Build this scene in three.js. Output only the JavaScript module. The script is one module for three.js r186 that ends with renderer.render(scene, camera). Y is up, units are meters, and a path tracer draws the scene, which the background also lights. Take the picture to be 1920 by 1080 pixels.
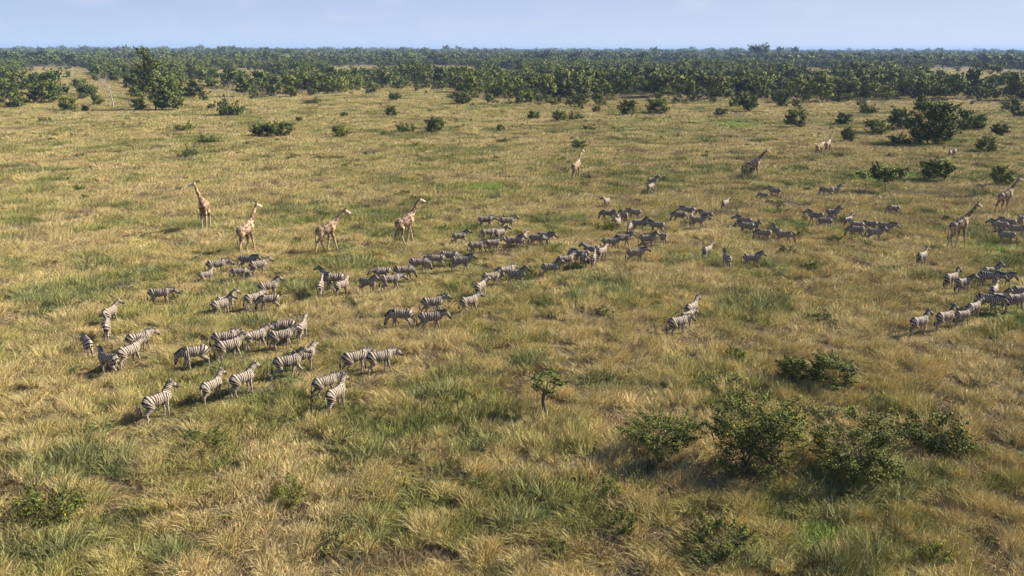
import * as THREE from 'three';
import { createNoise2D } from 'simplex-noise';

// ------------------------------------------------------------------ camera, sky, sun, exposure
const scene = new THREE.Scene();
const EYE = 15, FPX = 1600, W = 1920, H = 1080;
const PITCH = Math.atan((540 - 92) / FPX);
const camera = new THREE.PerspectiveCamera(2 * Math.atan(540 / FPX) * 180 / Math.PI, W / H, 0.1, 60000);
camera.position.set(0, EYE, 0);
camera.rotation.order = 'YXZ';
camera.rotation.set(-PITCH, 0, 0.0026);
camera.updateMatrixWorld();

const EXPOSURE = 2.7;
const SUN_DIR = new THREE.Vector3(0.957 * Math.cos(0.6), Math.sin(0.6), -0.29 * Math.cos(0.6)).normalize();

function rng(seed) {
  let s = seed >>> 0;
  return () => { s = (s + 0x6d2b79f5) | 0; let t = Math.imul(s ^ (s >>> 15), 1 | s); t = (t + Math.imul(t ^ (t >>> 7), 61 | t)) ^ t; return ((t ^ (t >>> 14)) >>> 0) / 4294967296; };
}
const mix = (a, b, t) => a + (b - a) * t;
const clamp = (x, a = 0, b = 1) => Math.min(b, Math.max(a, x));
const smooth = (a, b, x) => { const t = clamp((x - a) / (b - a)); return t * t * (3 - 2 * t); };
const mix3 = (a, b, t) => [mix(a[0], b[0], t), mix(a[1], b[1], t), mix(a[2], b[2], t)];
const noiseA = createNoise2D(rng(11)), noiseB = createNoise2D(rng(12)), noiseC = createNoise2D(rng(13)), noiseD = createNoise2D(rng(14));

{ // pale afternoon sky: air and thin high cloud only
  const w = 1024, h = 512, data = new Float32Array(w * h * 4);
  for (let j = 0; j < h; j++) {
    const el = ((j + 0.5) / h - 0.5) * Math.PI;
    for (let i = 0; i < w; i++) {
      const az = ((i + 0.5) / w - 0.5) * 2 * Math.PI;
      const d = [Math.cos(el) * Math.cos(az), Math.sin(el), Math.cos(el) * Math.sin(az)];
      const up = Math.max(0, d[1]);
      const hor = Math.exp(-up * 6.0);
      let c = mix3([0.10, 0.20, 0.50], [0.56, 0.70, 0.94], hor);
      const cs = d[0] * SUN_DIR.x + d[1] * SUN_DIR.y + d[2] * SUN_DIR.z;
      const glow = Math.pow(clamp(cs * 0.5 + 0.5), 3);
      c = mix3(c, [0.86, 0.91, 1.0], 0.75 * glow * (0.35 + 0.65 * hor));
      // faint streaks of cloud
      const u = Math.atan2(d[2], d[0]) * 6, v = el * 34;
      let n = noiseA(u, v) * 0.5 + noiseB(u * 2.3, v * 2.1) * 0.3 + noiseC(u * 5.1, v * 4.7) * 0.2;
      const cl = smooth(0.05, 0.75, n) * 0.26 * smooth(0.0, 0.03, el);
      c = mix3(c, [0.84, 0.86, 0.93], cl);
      const o = (j * w + i) * 4;
      const k = 1 / EXPOSURE;
      data[o] = c[0] * k; data[o + 1] = c[1] * k; data[o + 2] = c[2] * k; data[o + 3] = 1;
    }
  }
  const sky = new THREE.DataTexture(data, w, h, THREE.RGBAFormat, THREE.FloatType);
  sky.mapping = THREE.EquirectangularReflectionMapping;
  sky.magFilter = THREE.LinearFilter; sky.minFilter = THREE.LinearFilter;
  sky.needsUpdate = true;
  scene.background = sky; scene.environment = sky;
}
const sun = new THREE.DirectionalLight(new THREE.Color(1.0, 0.91, 0.76), 4.3);
sun.position.copy(SUN_DIR).multiplyScalar(300).add(new THREE.Vector3(0, 0, -80));
sun.target.position.set(0, 0, -80);
sun.castShadow = true; sun.shadow.radius = 1;
sun.shadow.mapSize.set(4096, 4096);
Object.assign(sun.shadow.camera, { left: -160, right: 160, top: 120, bottom: -120, near: 10, far: 700 });
scene.add(sun, sun.target);
scene.fog = new THREE.FogExp2(new THREE.Color(0.40, 0.58, 0.92), 0.00013);

// ------------------------------------------------------------------ helpers
const taken = new Map();
function numbered(name) { const n = taken.get(name) || 0; taken.set(name, n + 1); return n ? name + '_' + String(n).padStart(3, '0') : name; }
function tag(o, label, category, group, kind) {
  const u = {}; if (label) u.label = label; if (category) u.category = category; if (group) u.group = group; if (kind) u.kind = kind;
  o.userData = u; return o;
}
function shadows(m) { m.castShadow = true; m.receiveShadow = true; return m; }
function part(name, geometry, material, parent) { const m = shadows(new THREE.Mesh(geometry, material)); m.name = name; parent.add(m); return m; }
const CP = Math.cos(PITCH), SP = Math.sin(PITCH), ROLL = 0.0026;
// the point of the ground that stands at a given place of the photograph
function ground(px, py) {
  let x = (px - 960) / FPX, y = (540 - py) / FPX;
  const xr = x * Math.cos(ROLL) - y * Math.sin(ROLL), yr = x * Math.sin(ROLL) + y * Math.cos(ROLL);
  const wy = yr * CP - SP, wz = -yr * SP - CP;
  const t = EYE / Math.max(1e-4, -wy);
  return { x: xr * t, z: wz * t, s: FPX / (t) };   // s: photograph pixels per metre there
}
function project(x, z) {
  const y = -EYE, cy = y * CP - z * -SP * -1, depth = -(z * CP) - y * SP;
  const vy = y * CP - z * SP;
  return [960 + FPX * x / depth, 540 - FPX * vy / depth, cy];
}
function height(x, z) {
  const d = Math.hypot(x, z), k = smooth(700, 250, d);
  return k * (noiseA(x * 0.02, z * 0.02) * 0.16 + noiseB(x * 0.07, z * 0.07) * 0.06);
}
// merged triangles with one colour per vertex
class Build {
  constructor() { this.p = []; this.c = []; this.i = []; this.n = []; }
  vert(x, y, z, c, nx = 0, ny = 1, nz = 0) { this.p.push(x, y, z); this.c.push(c[0], c[1], c[2]); this.n.push(nx, ny, nz); return this.p.length / 3 - 1; }
  tube(points, radii, color, sides = 5, vary) {
    const P = points.map((q) => new THREE.Vector3(...q)); let ring0 = null;
    for (let k = 0; k < P.length; k++) {
      const dir = new THREE.Vector3().subVectors(P[Math.min(k + 1, P.length - 1)], P[Math.max(k - 1, 0)]).normalize();
      const a = Math.abs(dir.y) > 0.9 ? new THREE.Vector3(1, 0, 0) : new THREE.Vector3(0, 1, 0);
      const u = new THREE.Vector3().crossVectors(a, dir).normalize(), v = new THREE.Vector3().crossVectors(dir, u);
      const ring = [];
      for (let s = 0; s < sides; s++) {
        const t = s / sides * Math.PI * 2, cx = Math.cos(t), cy = Math.sin(t);
        const n = u.clone().multiplyScalar(cx).addScaledVector(v, cy);
        const col = typeof color === 'function' ? color(k, s) : color;
        ring.push(this.vert(P[k].x + n.x * radii[k], P[k].y + n.y * radii[k], P[k].z + n.z * radii[k], col, n.x, n.y, n.z));
      }
      if (ring0) for (let s = 0; s < sides; s++) { const s1 = (s + 1) % sides; this.i.push(ring0[s], ring0[s1], ring[s], ring0[s1], ring[s1], ring[s]); }
      ring0 = ring;
    }
    return this;
  }
  geometry(recompute = false) {
    const g = new THREE.BufferGeometry();
    g.setAttribute('position', new THREE.Float32BufferAttribute(this.p, 3));
    g.setAttribute('color', new THREE.Float32BufferAttribute(this.c, 3));
    g.setAttribute('normal', new THREE.Float32BufferAttribute(this.n, 3));
    g.setIndex(this.i);
    if (recompute) g.computeVertexNormals();
    return g;
  }
}

// ------------------------------------------------------------------ where things stand (read off the photograph)
// zebras: place of the feet in the photograph, heading (0 right, 90 away, 180 left, 270 towards the lens), pose, size, label
const ZEBRAS = [
  [300, 790, 30, 'A', 1.06, 'striped zebra nearest the camera on the left, head high and ears up'],
  [402, 758, 40, 'A', 0.93, 'younger zebra standing alone just right of the nearest zebra'],
  [456, 746, 33, 'S', 1.0, 'zebra with raised dark head just right of the younger standing zebra'],
  [542, 713, 14, 'T', 1.06, 'trotting zebra with front leg lifted, near flank sharply striped, lower left'],
  [572, 701, 22, 'S', 1.0, 'zebra half hidden behind the trotting zebra, dark head pointing right'],
  [632, 776, 52, 'A', 1.02, 'upright zebra with pricked ears seen from behind, nearest in the middle left'],
  [612, 752, 28, 'L', 0.96, 'dark zebra mostly hidden behind the upright zebra with pricked ears'],
  [668, 705, 24, 'L', 1.04, 'shaded dark zebra walking right with lowered head, left of its lit partner'],
  [714, 704, 20, 'L', 1.04, 'lit striped zebra walking right with lowered head beside a shaded dark one'],
  [368, 694, 190, 'G', 1.04, 'zebra grazing to the left with broad bright flank stripes, left end of its row'],
  [432, 680, 20, 'W', 1.04, 'striped zebra walking right beside the left-grazing zebra, dark head low'],
  [424, 662, 8, 'L', 1.0, 'zebra whose dark back shows behind the walking zebra in the left row'],
  [482, 660, 24, 'W', 1.0, 'zebra in the left row lifting a pale striped face, third from its right end'],
  [528, 656, 14, 'W', 0.98, 'striped zebra in the left row directly below the dark grazing one'],
  [540, 640, 186, 'G', 0.98, 'dark zebra grazing to the left at the right end of the left row'],
  [561, 640, 68, 'S', 0.96, 'zebra turned away with dark mane, rightmost of the left row'],
  [203, 640, 82, 'S', 1.02, 'zebra walking away at the far left beside a round green clump'],
  [210, 612, 55, 'R', 0.98, 'zebra looking right just beyond the one walking away at the far left'],
  [167, 671, 100, 'L', 0.96, 'leftmost zebra of all, seen end on with pale legs'],
  [206, 705, 128, 'S', 1.0, 'zebra turned away to the left with a dark shaded rump, lower far left'],
  [246, 690, 38, 'W', 1.04, 'sharply striped zebra right of the shaded rump, lower far left'],
  [264, 664, 18, 'L', 1.0, 'zebra with arched lowered neck behind the sharply striped one, far left'],
  [302, 574, 352, 'L', 1.0, 'lone dark zebra walking right with lowered head below a grey deadwood patch'],
  [408, 518, 6, 'L', 1.04, 'grey striped zebra with level neck in the back left group of five'],
  [388, 532, 22, 'S', 0.78, 'pale zebra foal at the left end of the back left group'],
  [450, 528, 4, 'G', 0.84, 'small grazing zebra at the front of the back left group'],
  [466, 508, 340, 'L', 0.98, 'zebra with black raised tail at the back of the back left group'],
  [486, 518, 18, 'W', 0.98, 'dark headed zebra at the right end of the back left group'],
  [505, 560, 15, 'S', 1.0, 'zebra with dark head held right, uppermost of the small diagonal file'],
  [474, 581, 30, 'L', 0.98, 'lit zebra with lowered head in the middle of the small diagonal file'],
  [506, 584, 188, 'G', 0.94, 'shaded zebra grazing left at the lower right of the small diagonal file'],
  [438, 588, 30, 'S', 0.96, 'zebra with pale raised neck, second from the left in the small diagonal file'],
  [408, 594, 24, 'S', 0.96, 'zebra with pricked black ears, left end of the small diagonal file'],
  [602, 558, 78, 'S', 0.98, 'zebra seen from the rear with pale hindquarters, left of the arched dark neck'],
  [610, 540, 118, 'S', 0.98, 'dark zebra facing away just behind the pale hindquarters'],
  [629, 543, 187, 'G', 1.0, 'black looking zebra with arched neck grazing left'],
  [642, 557, 42, 'S', 0.94, 'pinkish lit zebra in front of the arched dark neck'],
  [690, 553, 325, 'S', 0.94, 'dark zebra facing the camera with a white stripe down its face'],
  [733, 550, 14, 'L', 1.02, 'zebra with level neck and striped haunch in the centre left cluster'],
  [757, 531, 10, 'G', 1.0, 'zebra lowering its head behind the level necked one, centre left cluster'],
  [718, 531, 192, 'L', 0.9, 'small dark zebra at the upper left of the centre left cluster'],
  [786, 516, 6, 'G', 1.02, 'brown backed zebra grazing right between the centre left cluster and the long grey zebra'],
  [864, 513, 1, 'W', 1.06, 'long grey zebra broadside, walking right with head out front'],
  [842, 502, 2, 'G', 1.0, 'zebra whose arched back shows behind the long grey zebra'],
  [819, 505, 188, 'L', 0.92, 'shaded zebra at the tail of the long grey zebra'],
  [812, 597, 10, 'W', 1.04, 'upper zebra of the middle trio, neck stretched level to the right'],
  [808, 626, 4, 'L', 1.04, 'lower zebra of the middle trio, standing broadside with drooping head'],
  [752, 620, 181, 'G', 1.02, 'bold striped zebra of the middle trio grazing to the left'],
  [880, 593, 34, 'W', 0.98, 'lowest zebra of the curved file right of the middle trio'],
  [901, 564, 62, 'S', 0.96, 'zebra with white barred rump, second from the bottom of the curved file'],
  [923, 544, 26, 'S', 0.96, 'zebra with black crest, middle of the curved file'],
  [950, 531, 30, 'L', 0.96, 'striped rump zebra behind the dark upright zebra at the top of the curved file'],
  [967, 540, 350, 'A', 0.96, 'dark zebra with neck straight up at the top of the curved file'],
  [1032, 525, 10, 'S', 0.98, 'zebra at the lower left end of the long file in the centre'],
  [1069, 508, 18, 'S', 0.98, 'second zebra from the lower left in the long centre file'],
  [1084, 506, 282, 'S', 0.94, 'zebra of the centre file facing the camera with a white muzzle streak'],
  [1097, 499, 184, 'L', 0.94, 'shaded zebra of the centre file behind the one facing the camera'],
  [1107, 504, 82, 'S', 0.9, 'narrow zebra of the centre file seen from the rear'],
  [1108, 489, 193, 'S', 0.94, 'dark zebra of the centre file with head raised to the left'],
  [1126, 494, 58, 'W', 0.96, 'pale zebra of the centre file just right of the narrow rear view'],
  [1143, 473, 10, 'W', 0.96, 'zebra of the centre file standing above the gap, lit flank'],
  [1169, 466, 10, 'W', 0.98, 'topmost lit zebra of the centre file, pinkish back'],
  [1191, 497, 10, 'W', 1.0, 'lone zebra standing below the right end of the centre file'],
  [1212, 467, 6, 'S', 0.98, 'grey zebra left of the zebra facing the camera, right of the centre file'],
  [1229, 459, 262, 'S', 0.94, 'shaded zebra squeezed between the grey one and the one facing the camera'],
  [1243, 464, 282, 'S', 0.92, 'small zebra facing the camera at the right of the centre cluster'],
  [1231, 441, 178, 'L', 0.96, 'dark backed zebra above the small one facing the camera'],
  [1198, 438, 2, 'S', 1.0, 'black flanked zebra standing broadside in the centre cluster, head up at right'],
  [1180, 442, 262, 'G', 0.94, 'zebra with a pale neck reaching down beside the black flanked one'],
  [1158, 434, 262, 'S', 0.98, 'zebra facing the camera beside a dark clump, left of the centre cluster'],
  [1141, 417, 186, 'G', 0.96, 'dark zebra grazing left at the upper left of the centre cluster'],
  [1168, 420, 118, 'L', 0.96, 'zebra with a lit rump in the upper row of the centre cluster'],
  [1189, 415, 176, 'L', 0.96, 'shaded zebra facing left at the upper right of the centre cluster'],
  [1137, 391, 250, 'R', 0.94, 'lone small zebra above the centre cluster, facing the camera'],
  [1154, 420, 100, 'S', 0.94, 'dark necked zebra in the upper row of the centre cluster'],
  [1290, 411, 181, 'L', 0.98, 'black backed zebra facing left at the top of the knot of five right of centre'],
  [1276, 421, 186, 'G', 0.96, 'shaded zebra grazing left at the left end of the knot of five'],
  [1308, 431, 8, 'W', 0.98, 'pale lit zebra at the bottom of the knot of five'],
  [1323, 420, 168, 'W', 0.96, 'dark zebra at the right end of the knot of five'],
  [1292, 424, 92, 'S', 0.9, 'narrow zebra in the middle of the knot of five'],
  [1359, 395, 62, 'S', 0.96, 'lone zebra with grey rump right of the knot of five'],
  [1398, 443, 182, 'L', 1.0, 'grey flanked zebra at the front of the trio right of the knot of five'],
  [1394, 432, 172, 'W', 0.98, 'black maned zebra at the back of the trio right of the knot of five'],
  [1414, 440, 302, 'S', 0.94, 'pale faced zebra at the right of the trio right of the knot of five'],
  [1433, 457, 182, 'G', 0.96, 'dark zebra grazing left in the low huddle of three'],
  [1454, 452, 122, 'S', 0.96, 'zebra with a tan raised back in the low huddle of three'],
  [1466, 460, 352, 'G', 1.0, 'grey zebra grazing right in the low huddle of three'],
  [1325, 489, 60, 'S', 0.94, 'small zebra walking away, left of the dark upright one by the green clumps'],
  [1361, 506, 112, 'A', 0.98, 'dark zebra with raised head looking left beside the green clumps'],
  [1408, 506, 14, 'W', 0.98, 'striped zebra walking right, right of the dark upright one'],
  [1452, 369, 176, 'W', 0.98, 'zebra facing left with pale flank, near the upper right of the herd'],
  [1431, 375, 182, 'G', 0.8, 'small zebra lying low in the grass left of the pale flanked one'],
  [1550, 370, 192, 'G', 0.98, 'zebra grazing left in the far pair below the small tree'],
  [1564, 368, 28, 'S', 0.96, 'zebra with raised neck in the far pair below the small tree'],
  [1528, 422, 181, 'W', 1.04, 'black zebra walking left, leftmost of the right hand group'],
  [1560, 414, 20, 'A', 0.96, 'zebra with neck held high in the right hand group'],
  [1545, 432, 6, 'S', 0.94, 'grey zebra below the black one walking left'],
  [1588, 429, 58, 'A', 0.94, 'zebra with pale chest beside a green clump in the right hand group'],
  [1674, 405, 212, 'G', 0.94, 'lone grazing zebra on the right, rounded grey rump'],
  [1601, 439, 200, 'S', 0.94, 'dark headed zebra at the upper left of the tight bunch of five'],
  [1605, 453, 186, 'G', 1.0, 'zebra grazing left at the lower left of the tight bunch of five'],
  [1636, 456, 6, 'S', 1.0, 'zebra with head up at the bottom right of the tight bunch of five'],
  [1633, 440, 190, 'G', 0.96, 'zebra grazing left in the middle of the tight bunch of five'],
  [1657, 442, 2, 'L', 1.0, 'zebra stretching right at the right end of the tight bunch of five'],
  [1726, 503, 65, 'A', 1.0, 'lone zebra with black mane standing left of the giraffe shadow on the right'],
  [1872, 441, 182, 'W', 1.0, 'grey zebra facing left at the left of the bunch by the right edge'],
  [1884, 461, 182, 'S', 1.0, 'lowest zebra of the bunch by the right edge, facing left'],
  [1905, 449, 4, 'G', 0.98, 'dark zebra lowering its head at the right of the bunch by the right edge'],
  [1911, 430, 280, 'S', 0.98, 'topmost zebra of the bunch by the right edge, facing the camera'],
  [1888, 434, 172, 'L', 0.94, 'zebra with blotchy lit back in the middle of the bunch by the right edge'],
  [1780, 546, 57, 'A', 1.04, 'tall zebra with raised head, upper left of the lower right group'],
  [1803, 554, 51, 'S', 1.0, 'zebra with dark mane beside the tall one in the lower right group'],
  [1857, 533, 37, 'S', 0.98, 'black headed zebra behind the dark broadside one at upper right'],
  [1851, 543, 352, 'L', 1.02, 'dark broadside zebra at the upper right of the lower right group'],
  [1876, 539, 332, 'L', 0.94, 'zebra with drooping head at the right of the dark broadside one'],
  [1851, 584, 348, 'L', 1.02, 'black flanked zebra in front of the upright neck, lower right group'],
  [1860, 568, 79, 'A', 0.98, 'zebra with upright dark neck behind the black flanked one'],
  [1870, 582, 41, 'S', 0.94, 'zebra with brown head right of the black flanked one'],
  [1826, 601, 61, 'S', 0.98, 'striped zebra fourth from the left in the lower right file'],
  [1800, 609, 47, 'W', 0.82, 'young zebra between two larger ones in the lower right file'],
  [1766, 618, 51, 'A', 1.04, 'large zebra second from the left in the lower right file'],
  [1722, 628, 51, 'A', 1.02, 'leftmost zebra of the lower right file'],
  [1898, 587, 37, 'L', 1.04, 'zebra with barred rump grazing at the right edge, lower right'],
  [1913, 571, 27, 'L', 1.0, 'zebra whose dark back shows above the barred rump at the right edge'],
  [1268, 630, 40, 'L', 1.02, 'white barred rump zebra at the front of the isolated trio in the middle'],
  [1299, 609, 62, 'A', 1.02, 'zebra with tall ears at the back of the isolated trio in the middle'],
  [1285, 616, 58, 'L', 0.94, 'dark backed zebra between the other two of the isolated trio'],
  [862, 463, 12, 'T', 0.92, 'leggy striding zebra just right of the fourth giraffe'],
  [911, 432, 6, 'L', 1.02, 'dark backed zebra at the left of the uppermost pair in the centre'],
  [951, 433, 10, 'W', 1.02, 'zebra with a white nose at the right of the uppermost pair in the centre'],
  [915, 455, 20, 'L', 0.94, 'zebra with white blazed rump below the uppermost pair'],
  [938, 456, 42, 'S', 0.96, 'pale standing zebra with white muzzle below the uppermost pair'],
  [893, 479, 10, 'W', 0.96, 'leftmost zebra of the straight file in the upper centre'],
  [927, 477, 14, 'W', 0.96, 'second zebra from the left in the straight file in the upper centre'],
  [962, 473, 6, 'W', 1.0, 'third zebra from the left in the straight file in the upper centre'],
  [984, 468, 62, 'S', 0.92, 'zebra with pale rump, fourth in the straight file in the upper centre'],
  [1003, 466, 352, 'G', 0.96, 'low dark zebra near the right end of the straight file'],
  [1021, 462, 352, 'L', 0.94, 'black headed zebra at the right end of the straight file'],
  [1219, 362, 62, 'L', 0.98, 'front zebra of the far pair standing between two distant giraffes'],
  [1223, 350, 20, 'R', 0.96, 'rear zebra of the far pair standing between two distant giraffes'],
  [1780, 294, 265, 'S', 1.0, 'left one of the two most distant zebras, near the right hand thicket'],
  [1789, 292, 80, 'S', 1.0, 'right one of the two most distant zebras, near the right hand thicket'],
];
const GIRAFFES = [
  [387, 431, 256, 'up', 1.1, 'tall dark giraffe on the left with neck upright, facing the camera'],
  [463, 475, 42, 'steep', 0.93, 'giraffe walking away right, second from the left'],
  [613, 476, 20, 'low', 0.89, 'giraffe striding right with neck stretched forward, third from the left'],
  [760, 464, 27, 'fore2', 0.91, 'giraffe striding right, fourth from the left, above the striped file'],
  [1079, 341, 60, 'steep', 0.95, 'small distant giraffe in the middle of the plain, pale neck'],
  [1409, 336, 25, 'fore', 0.98, 'distant pale giraffe standing beside a dead stump'],
  [1790, 470, 44, 'fore', 0.93, 'dark patched giraffe among zebras on the right'],
  [1879, 401, 46, 'fore2', 0.88, 'giraffe near the right edge behind the zebra bunch'],
  [1534, 299, 55, 'drop', 0.88, 'left one of two distant giraffes side by side, neck lowered'],
  [1550, 291, 66, 'steep', 0.84, 'right one of two distant giraffes side by side, neck raised'],
];
// bushes and trees: base in the photograph, width and height there in pixels, shape, leaf, label
const BUSHES = [
  [1244, 860, 175, 108, 'spread', 0, 'dark leafy bush left of the two tallest foreground bushes'],
  [1412, 880, 200, 178, 'tall', 0, 'tallest foreground bush, thin crown, right of centre'],
  [1600, 890, 215, 148, 'tall', 0, 'dark foreground bush with a few orange leaves, right of the tallest one'],
  [1737, 830, 150, 80, 'low', 0, 'low wide bush right of the dark foreground bush'],
  [1484, 714, 84, 60, 'round', 0, 'left one of the twin round bushes behind the foreground bushes'],
  [1558, 724, 112, 74, 'round', 0, 'right one of the twin round bushes behind the foreground bushes'],
  [1378, 683, 44, 42, 'low', 1, 'small light green sapling above the tallest foreground bush'],
  [95, 985, 170, 84, 'low', 0, 'low leafy scrub in the bottom left corner area'],
  [540, 950, 70, 66, 'low', 1, 'small leafy shrub in the grass at the bottom, left of centre'],
  [1345, 1035, 150, 78, 'low', 0, 'wide dark leafy shrub at the bottom edge right of centre'],
  [1748, 1055, 70, 60, 'low', 1, 'small shrub with yellow leaves near the bottom right'],
  [1142, 935, 48, 60, 'low', 1, 'slim green shrub beside the grey green grass clump, bottom centre'],
  [1165, 1005, 60, 52, 'low', 0, 'dark little shrub below the grey green clump, bottom centre'],
  [1042, 1040, 54, 44, 'low', 0, 'dark green tuft of leaves at the bottom centre'],
  [385, 846, 96, 58, 'low', 0, 'dark green shrub below and right of the nearest zebra'],
  [62, 862, 34, 24, 'low', 1, 'tiny shrub in straw grass near the left edge'],
  [1830, 850, 60, 40, 'low', 1, 'yellow flecked shrub near the right edge of the foreground'],
  [492, 256, 56, 30, 'round', 0, 'left half of the dark double bush beyond the second giraffe'],
  [529, 257, 54, 34, 'round', 0, 'right half of the dark double bush beyond the second giraffe'],
  [346, 246, 44, 24, 'low', 1, 'flat bush in front of the pale dead stump on the left plain'],
  [390, 270, 46, 21, 'low', 0, 'dark bush lying over pale deadwood on the left plain'],
  [358, 296, 30, 26, 'low', 0, 'small bush growing out of a heap of grey deadwood'],
  [637, 258, 42, 27, 'round', 1, 'lone mid green bush right of the dark double bush'],
  [735, 219, 28, 23, 'round', 0, 'small round bush below the forest, centre left'],
  [762, 250, 40, 24, 'low', 0, 'ragged dark bush left of the leafy lone bush in the centre'],
  [817, 250, 42, 34, 'round', 0, 'leafy lone bush standing highest on the centre plain'],
  [938, 246, 20, 15, 'round', 0, 'tiny bush directly above the flat oval one, centre'],
  [941, 268, 30, 14, 'low', 0, 'flat oval bush on the centre plain'],
  [1085, 280, 36, 22, 'round', 1, 'bush just above the small distant giraffe'],
  [1105, 246, 28, 16, 'low', 0, 'thin grey bush above and right of the bush by the small distant giraffe'],
  [85, 228, 24, 12, 'low', 0, 'tiny dark bush alone on the far left plain'],
  [160, 210, 18, 15, 'round', 0, 'little round bush left of the bare white tree'],
  [720, 255, 16, 12, 'round', 1, 'tiny bush left of the ragged dark bush'],
  [561, 229, 16, 12, 'round', 0, 'tiny round bush above the dark double bush'],
  [646, 220, 16, 12, 'round', 0, 'tiny round bush above the lone mid green bush'],
  [1000, 223, 32, 19, 'round', 0, 'oval bush just below the forest front, centre'],
  [1050, 228, 34, 24, 'round', 1, 'left bush of a pair below the forest front, centre'],
  [1080, 226, 36, 21, 'low', 0, 'right bush of a pair below the forest front, centre'],
  [1178, 216, 48, 34, 'round', 0, 'dark bush at the left of the clump below the forest, right of centre'],
  [1236, 213, 56, 34, 'round', 1, 'bright bush at the right of the clump below the forest, right of centre'],
  [1350, 218, 32, 18, 'round', 0, 'small dome shaped bush left of the big round bush below the forest'],
  [1401, 211, 46, 36, 'round', 0, 'big round dark bush standing alone below the forest'],
  [1467, 201, 36, 36, 'round', 0, 'bush against the forest right of the big round dark bush'],
  [1491, 239, 48, 38, 'round', 0, 'dark bush on a bright green patch, right of centre'],
  [1580, 236, 38, 28, 'round', 0, 'dark bush above the slim bush, left of the right hand thicket'],
  [1588, 268, 30, 32, 'round', 0, 'slim bush right of the two distant side by side giraffes'],
  [1642, 254, 58, 34, 'round', 1, 'bright green bush at the left of the right hand thicket'],
  [1687, 272, 48, 28, 'low', 0, 'low dark bush at the foot of the right hand thicket'],
  [1690, 246, 56, 46, 'round', 0, 'dark bush in the middle of the right hand thicket'],
  [1746, 272, 104, 92, 'tree', 0, 'largest tree of the right hand thicket with layered dark crown'],
  [1800, 246, 56, 48, 'round', 0, 'bush at the right shoulder of the largest thicket tree'],
  [1850, 287, 46, 36, 'round', 1, 'round green bush right of the two most distant zebras'],
  [1832, 244, 42, 34, 'round', 0, 'bush above the round green bush, far right'],
  [1872, 256, 40, 28, 'round', 0, 'open bush left of the right edge, above the round green bush'],
  [1908, 221, 34, 26, 'round', 0, 'dark bush cut by the right edge below the forest'],
  [1628, 214, 40, 28, 'low', 0, 'ragged bush below the forest left of the thicket top'],
  [1660, 362, 90, 62, 'umbrella', 0, 'small tree with spreading crown on a leaning trunk, right'],
  [1757, 339, 68, 48, 'round', 0, 'dense dark bush right of the small spreading tree'],
  [1876, 349, 48, 44, 'round', 1, 'upright green bush above the giraffe near the right edge'],
  [316, 208, 66, 48, 'round', 0, 'broad tree at the foot of the tall ragged tree'],
  [262, 208, 34, 26, 'round', 1, 'small leafy tree at the left foot of the tall ragged tree'],
  [433, 218, 56, 46, 'low', 0, 'dark bush under the bare branching crown on the left'],
  [22, 203, 72, 34, 'round', 0, 'broad bush at the left edge below the forest'],
  [88, 193, 78, 46, 'round', 0, 'wide tree left of the bare white tree'],
  [128, 207, 40, 30, 'round', 1, 'lighter bush between the wide tree and the bare white tree'],
  [165, 181, 40, 24, 'round', 0, 'dark bush beyond the little round bush, left'],
  [182, 197, 28, 22, 'round', 0, 'dark bush touching the bare white tree from the left'],
  [584, 196, 38, 15, 'low', 0, 'low dark bush at the forest foot, left of centre'],
  [868, 196, 40, 26, 'round', 0, 'dark bush jutting from the forest foot, centre'],
  [740, 190, 28, 18, 'round', 0, 'bush standing just off the forest foot, centre left'],
  [150, 360, 22, 17, 'low', 0, 'tiny dark shrub far left above the tall dark giraffe level'],
  [60, 296, 20, 10, 'low', 1, 'tiny low shrub in the pale grass near the left edge'],
  [1400, 332, 22, 34, 'low', 0, 'thin scrub at the dead stump beside the distant pale giraffe'],
  [1575, 420, 34, 26, 'low', 1, 'green clump of scrub between two right hand zebras'],
  [1135, 436, 40, 24, 'low', 1, 'dark green scrub left of the zebra facing the camera'],
  [1445, 400, 60, 22, 'low', 1, 'spreading green scrub below the pale flanked zebra'],
];
const animalSpots = [];
for (const a of [...ZEBRAS, ...GIRAFFES]) { const g = ground(a[0], a[1]); animalSpots.push({ x: g.x, z: g.z, turn: a[2] * Math.PI / 180 - Math.atan2(g.x, -g.z), size: a[4], half: GIRAFFES.includes(a) ? 0.8 : 0.55, wide: GIRAFFES.includes(a) ? 0.38 : 0.27 }); }
// nudge neighbours that would stand inside one another
for (let round = 0; round < 60; round++) {
  let moved = false;
  for (let i = 0; i < animalSpots.length; i++) for (let j = i + 1; j < animalSpots.length; j++) {
    const A = animalSpots[i], B = animalSpots[j];
    if (Math.hypot(A.x - B.x, A.z - B.z) > 3) continue;
    let best = 9, bx = 0, bz = 0;
    for (const s of [-1, -0.4, 0.2, 1, 1.75]) for (const t of [-1, -0.4, 0.2, 1, 1.75]) {
      const ax = A.x + Math.cos(A.turn) * A.half * A.size * s, az = A.z - Math.sin(A.turn) * A.half * A.size * s;
      const cx = B.x + Math.cos(B.turn) * B.half * B.size * t, cz = B.z - Math.sin(B.turn) * B.half * B.size * t;
      const thin = (s > 1.5 ? 0.16 : A.wide) + (t > 1.5 ? 0.16 : B.wide);
      const d = Math.hypot(ax - cx, az - cz) - thin;
      if (d < best) { best = d; bx = ax - cx; bz = az - cz; }
    }
    if (best < 0.05) {
      const L = Math.hypot(bx, bz) || 1, k = (0.05 - best) * 0.3 / L;
      A.x += bx * k; A.z += bz * k * 1.3; B.x -= bx * k; B.z -= bz * k * 1.3; moved = true;
    }
  }
  if (!moved) break;
}

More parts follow.
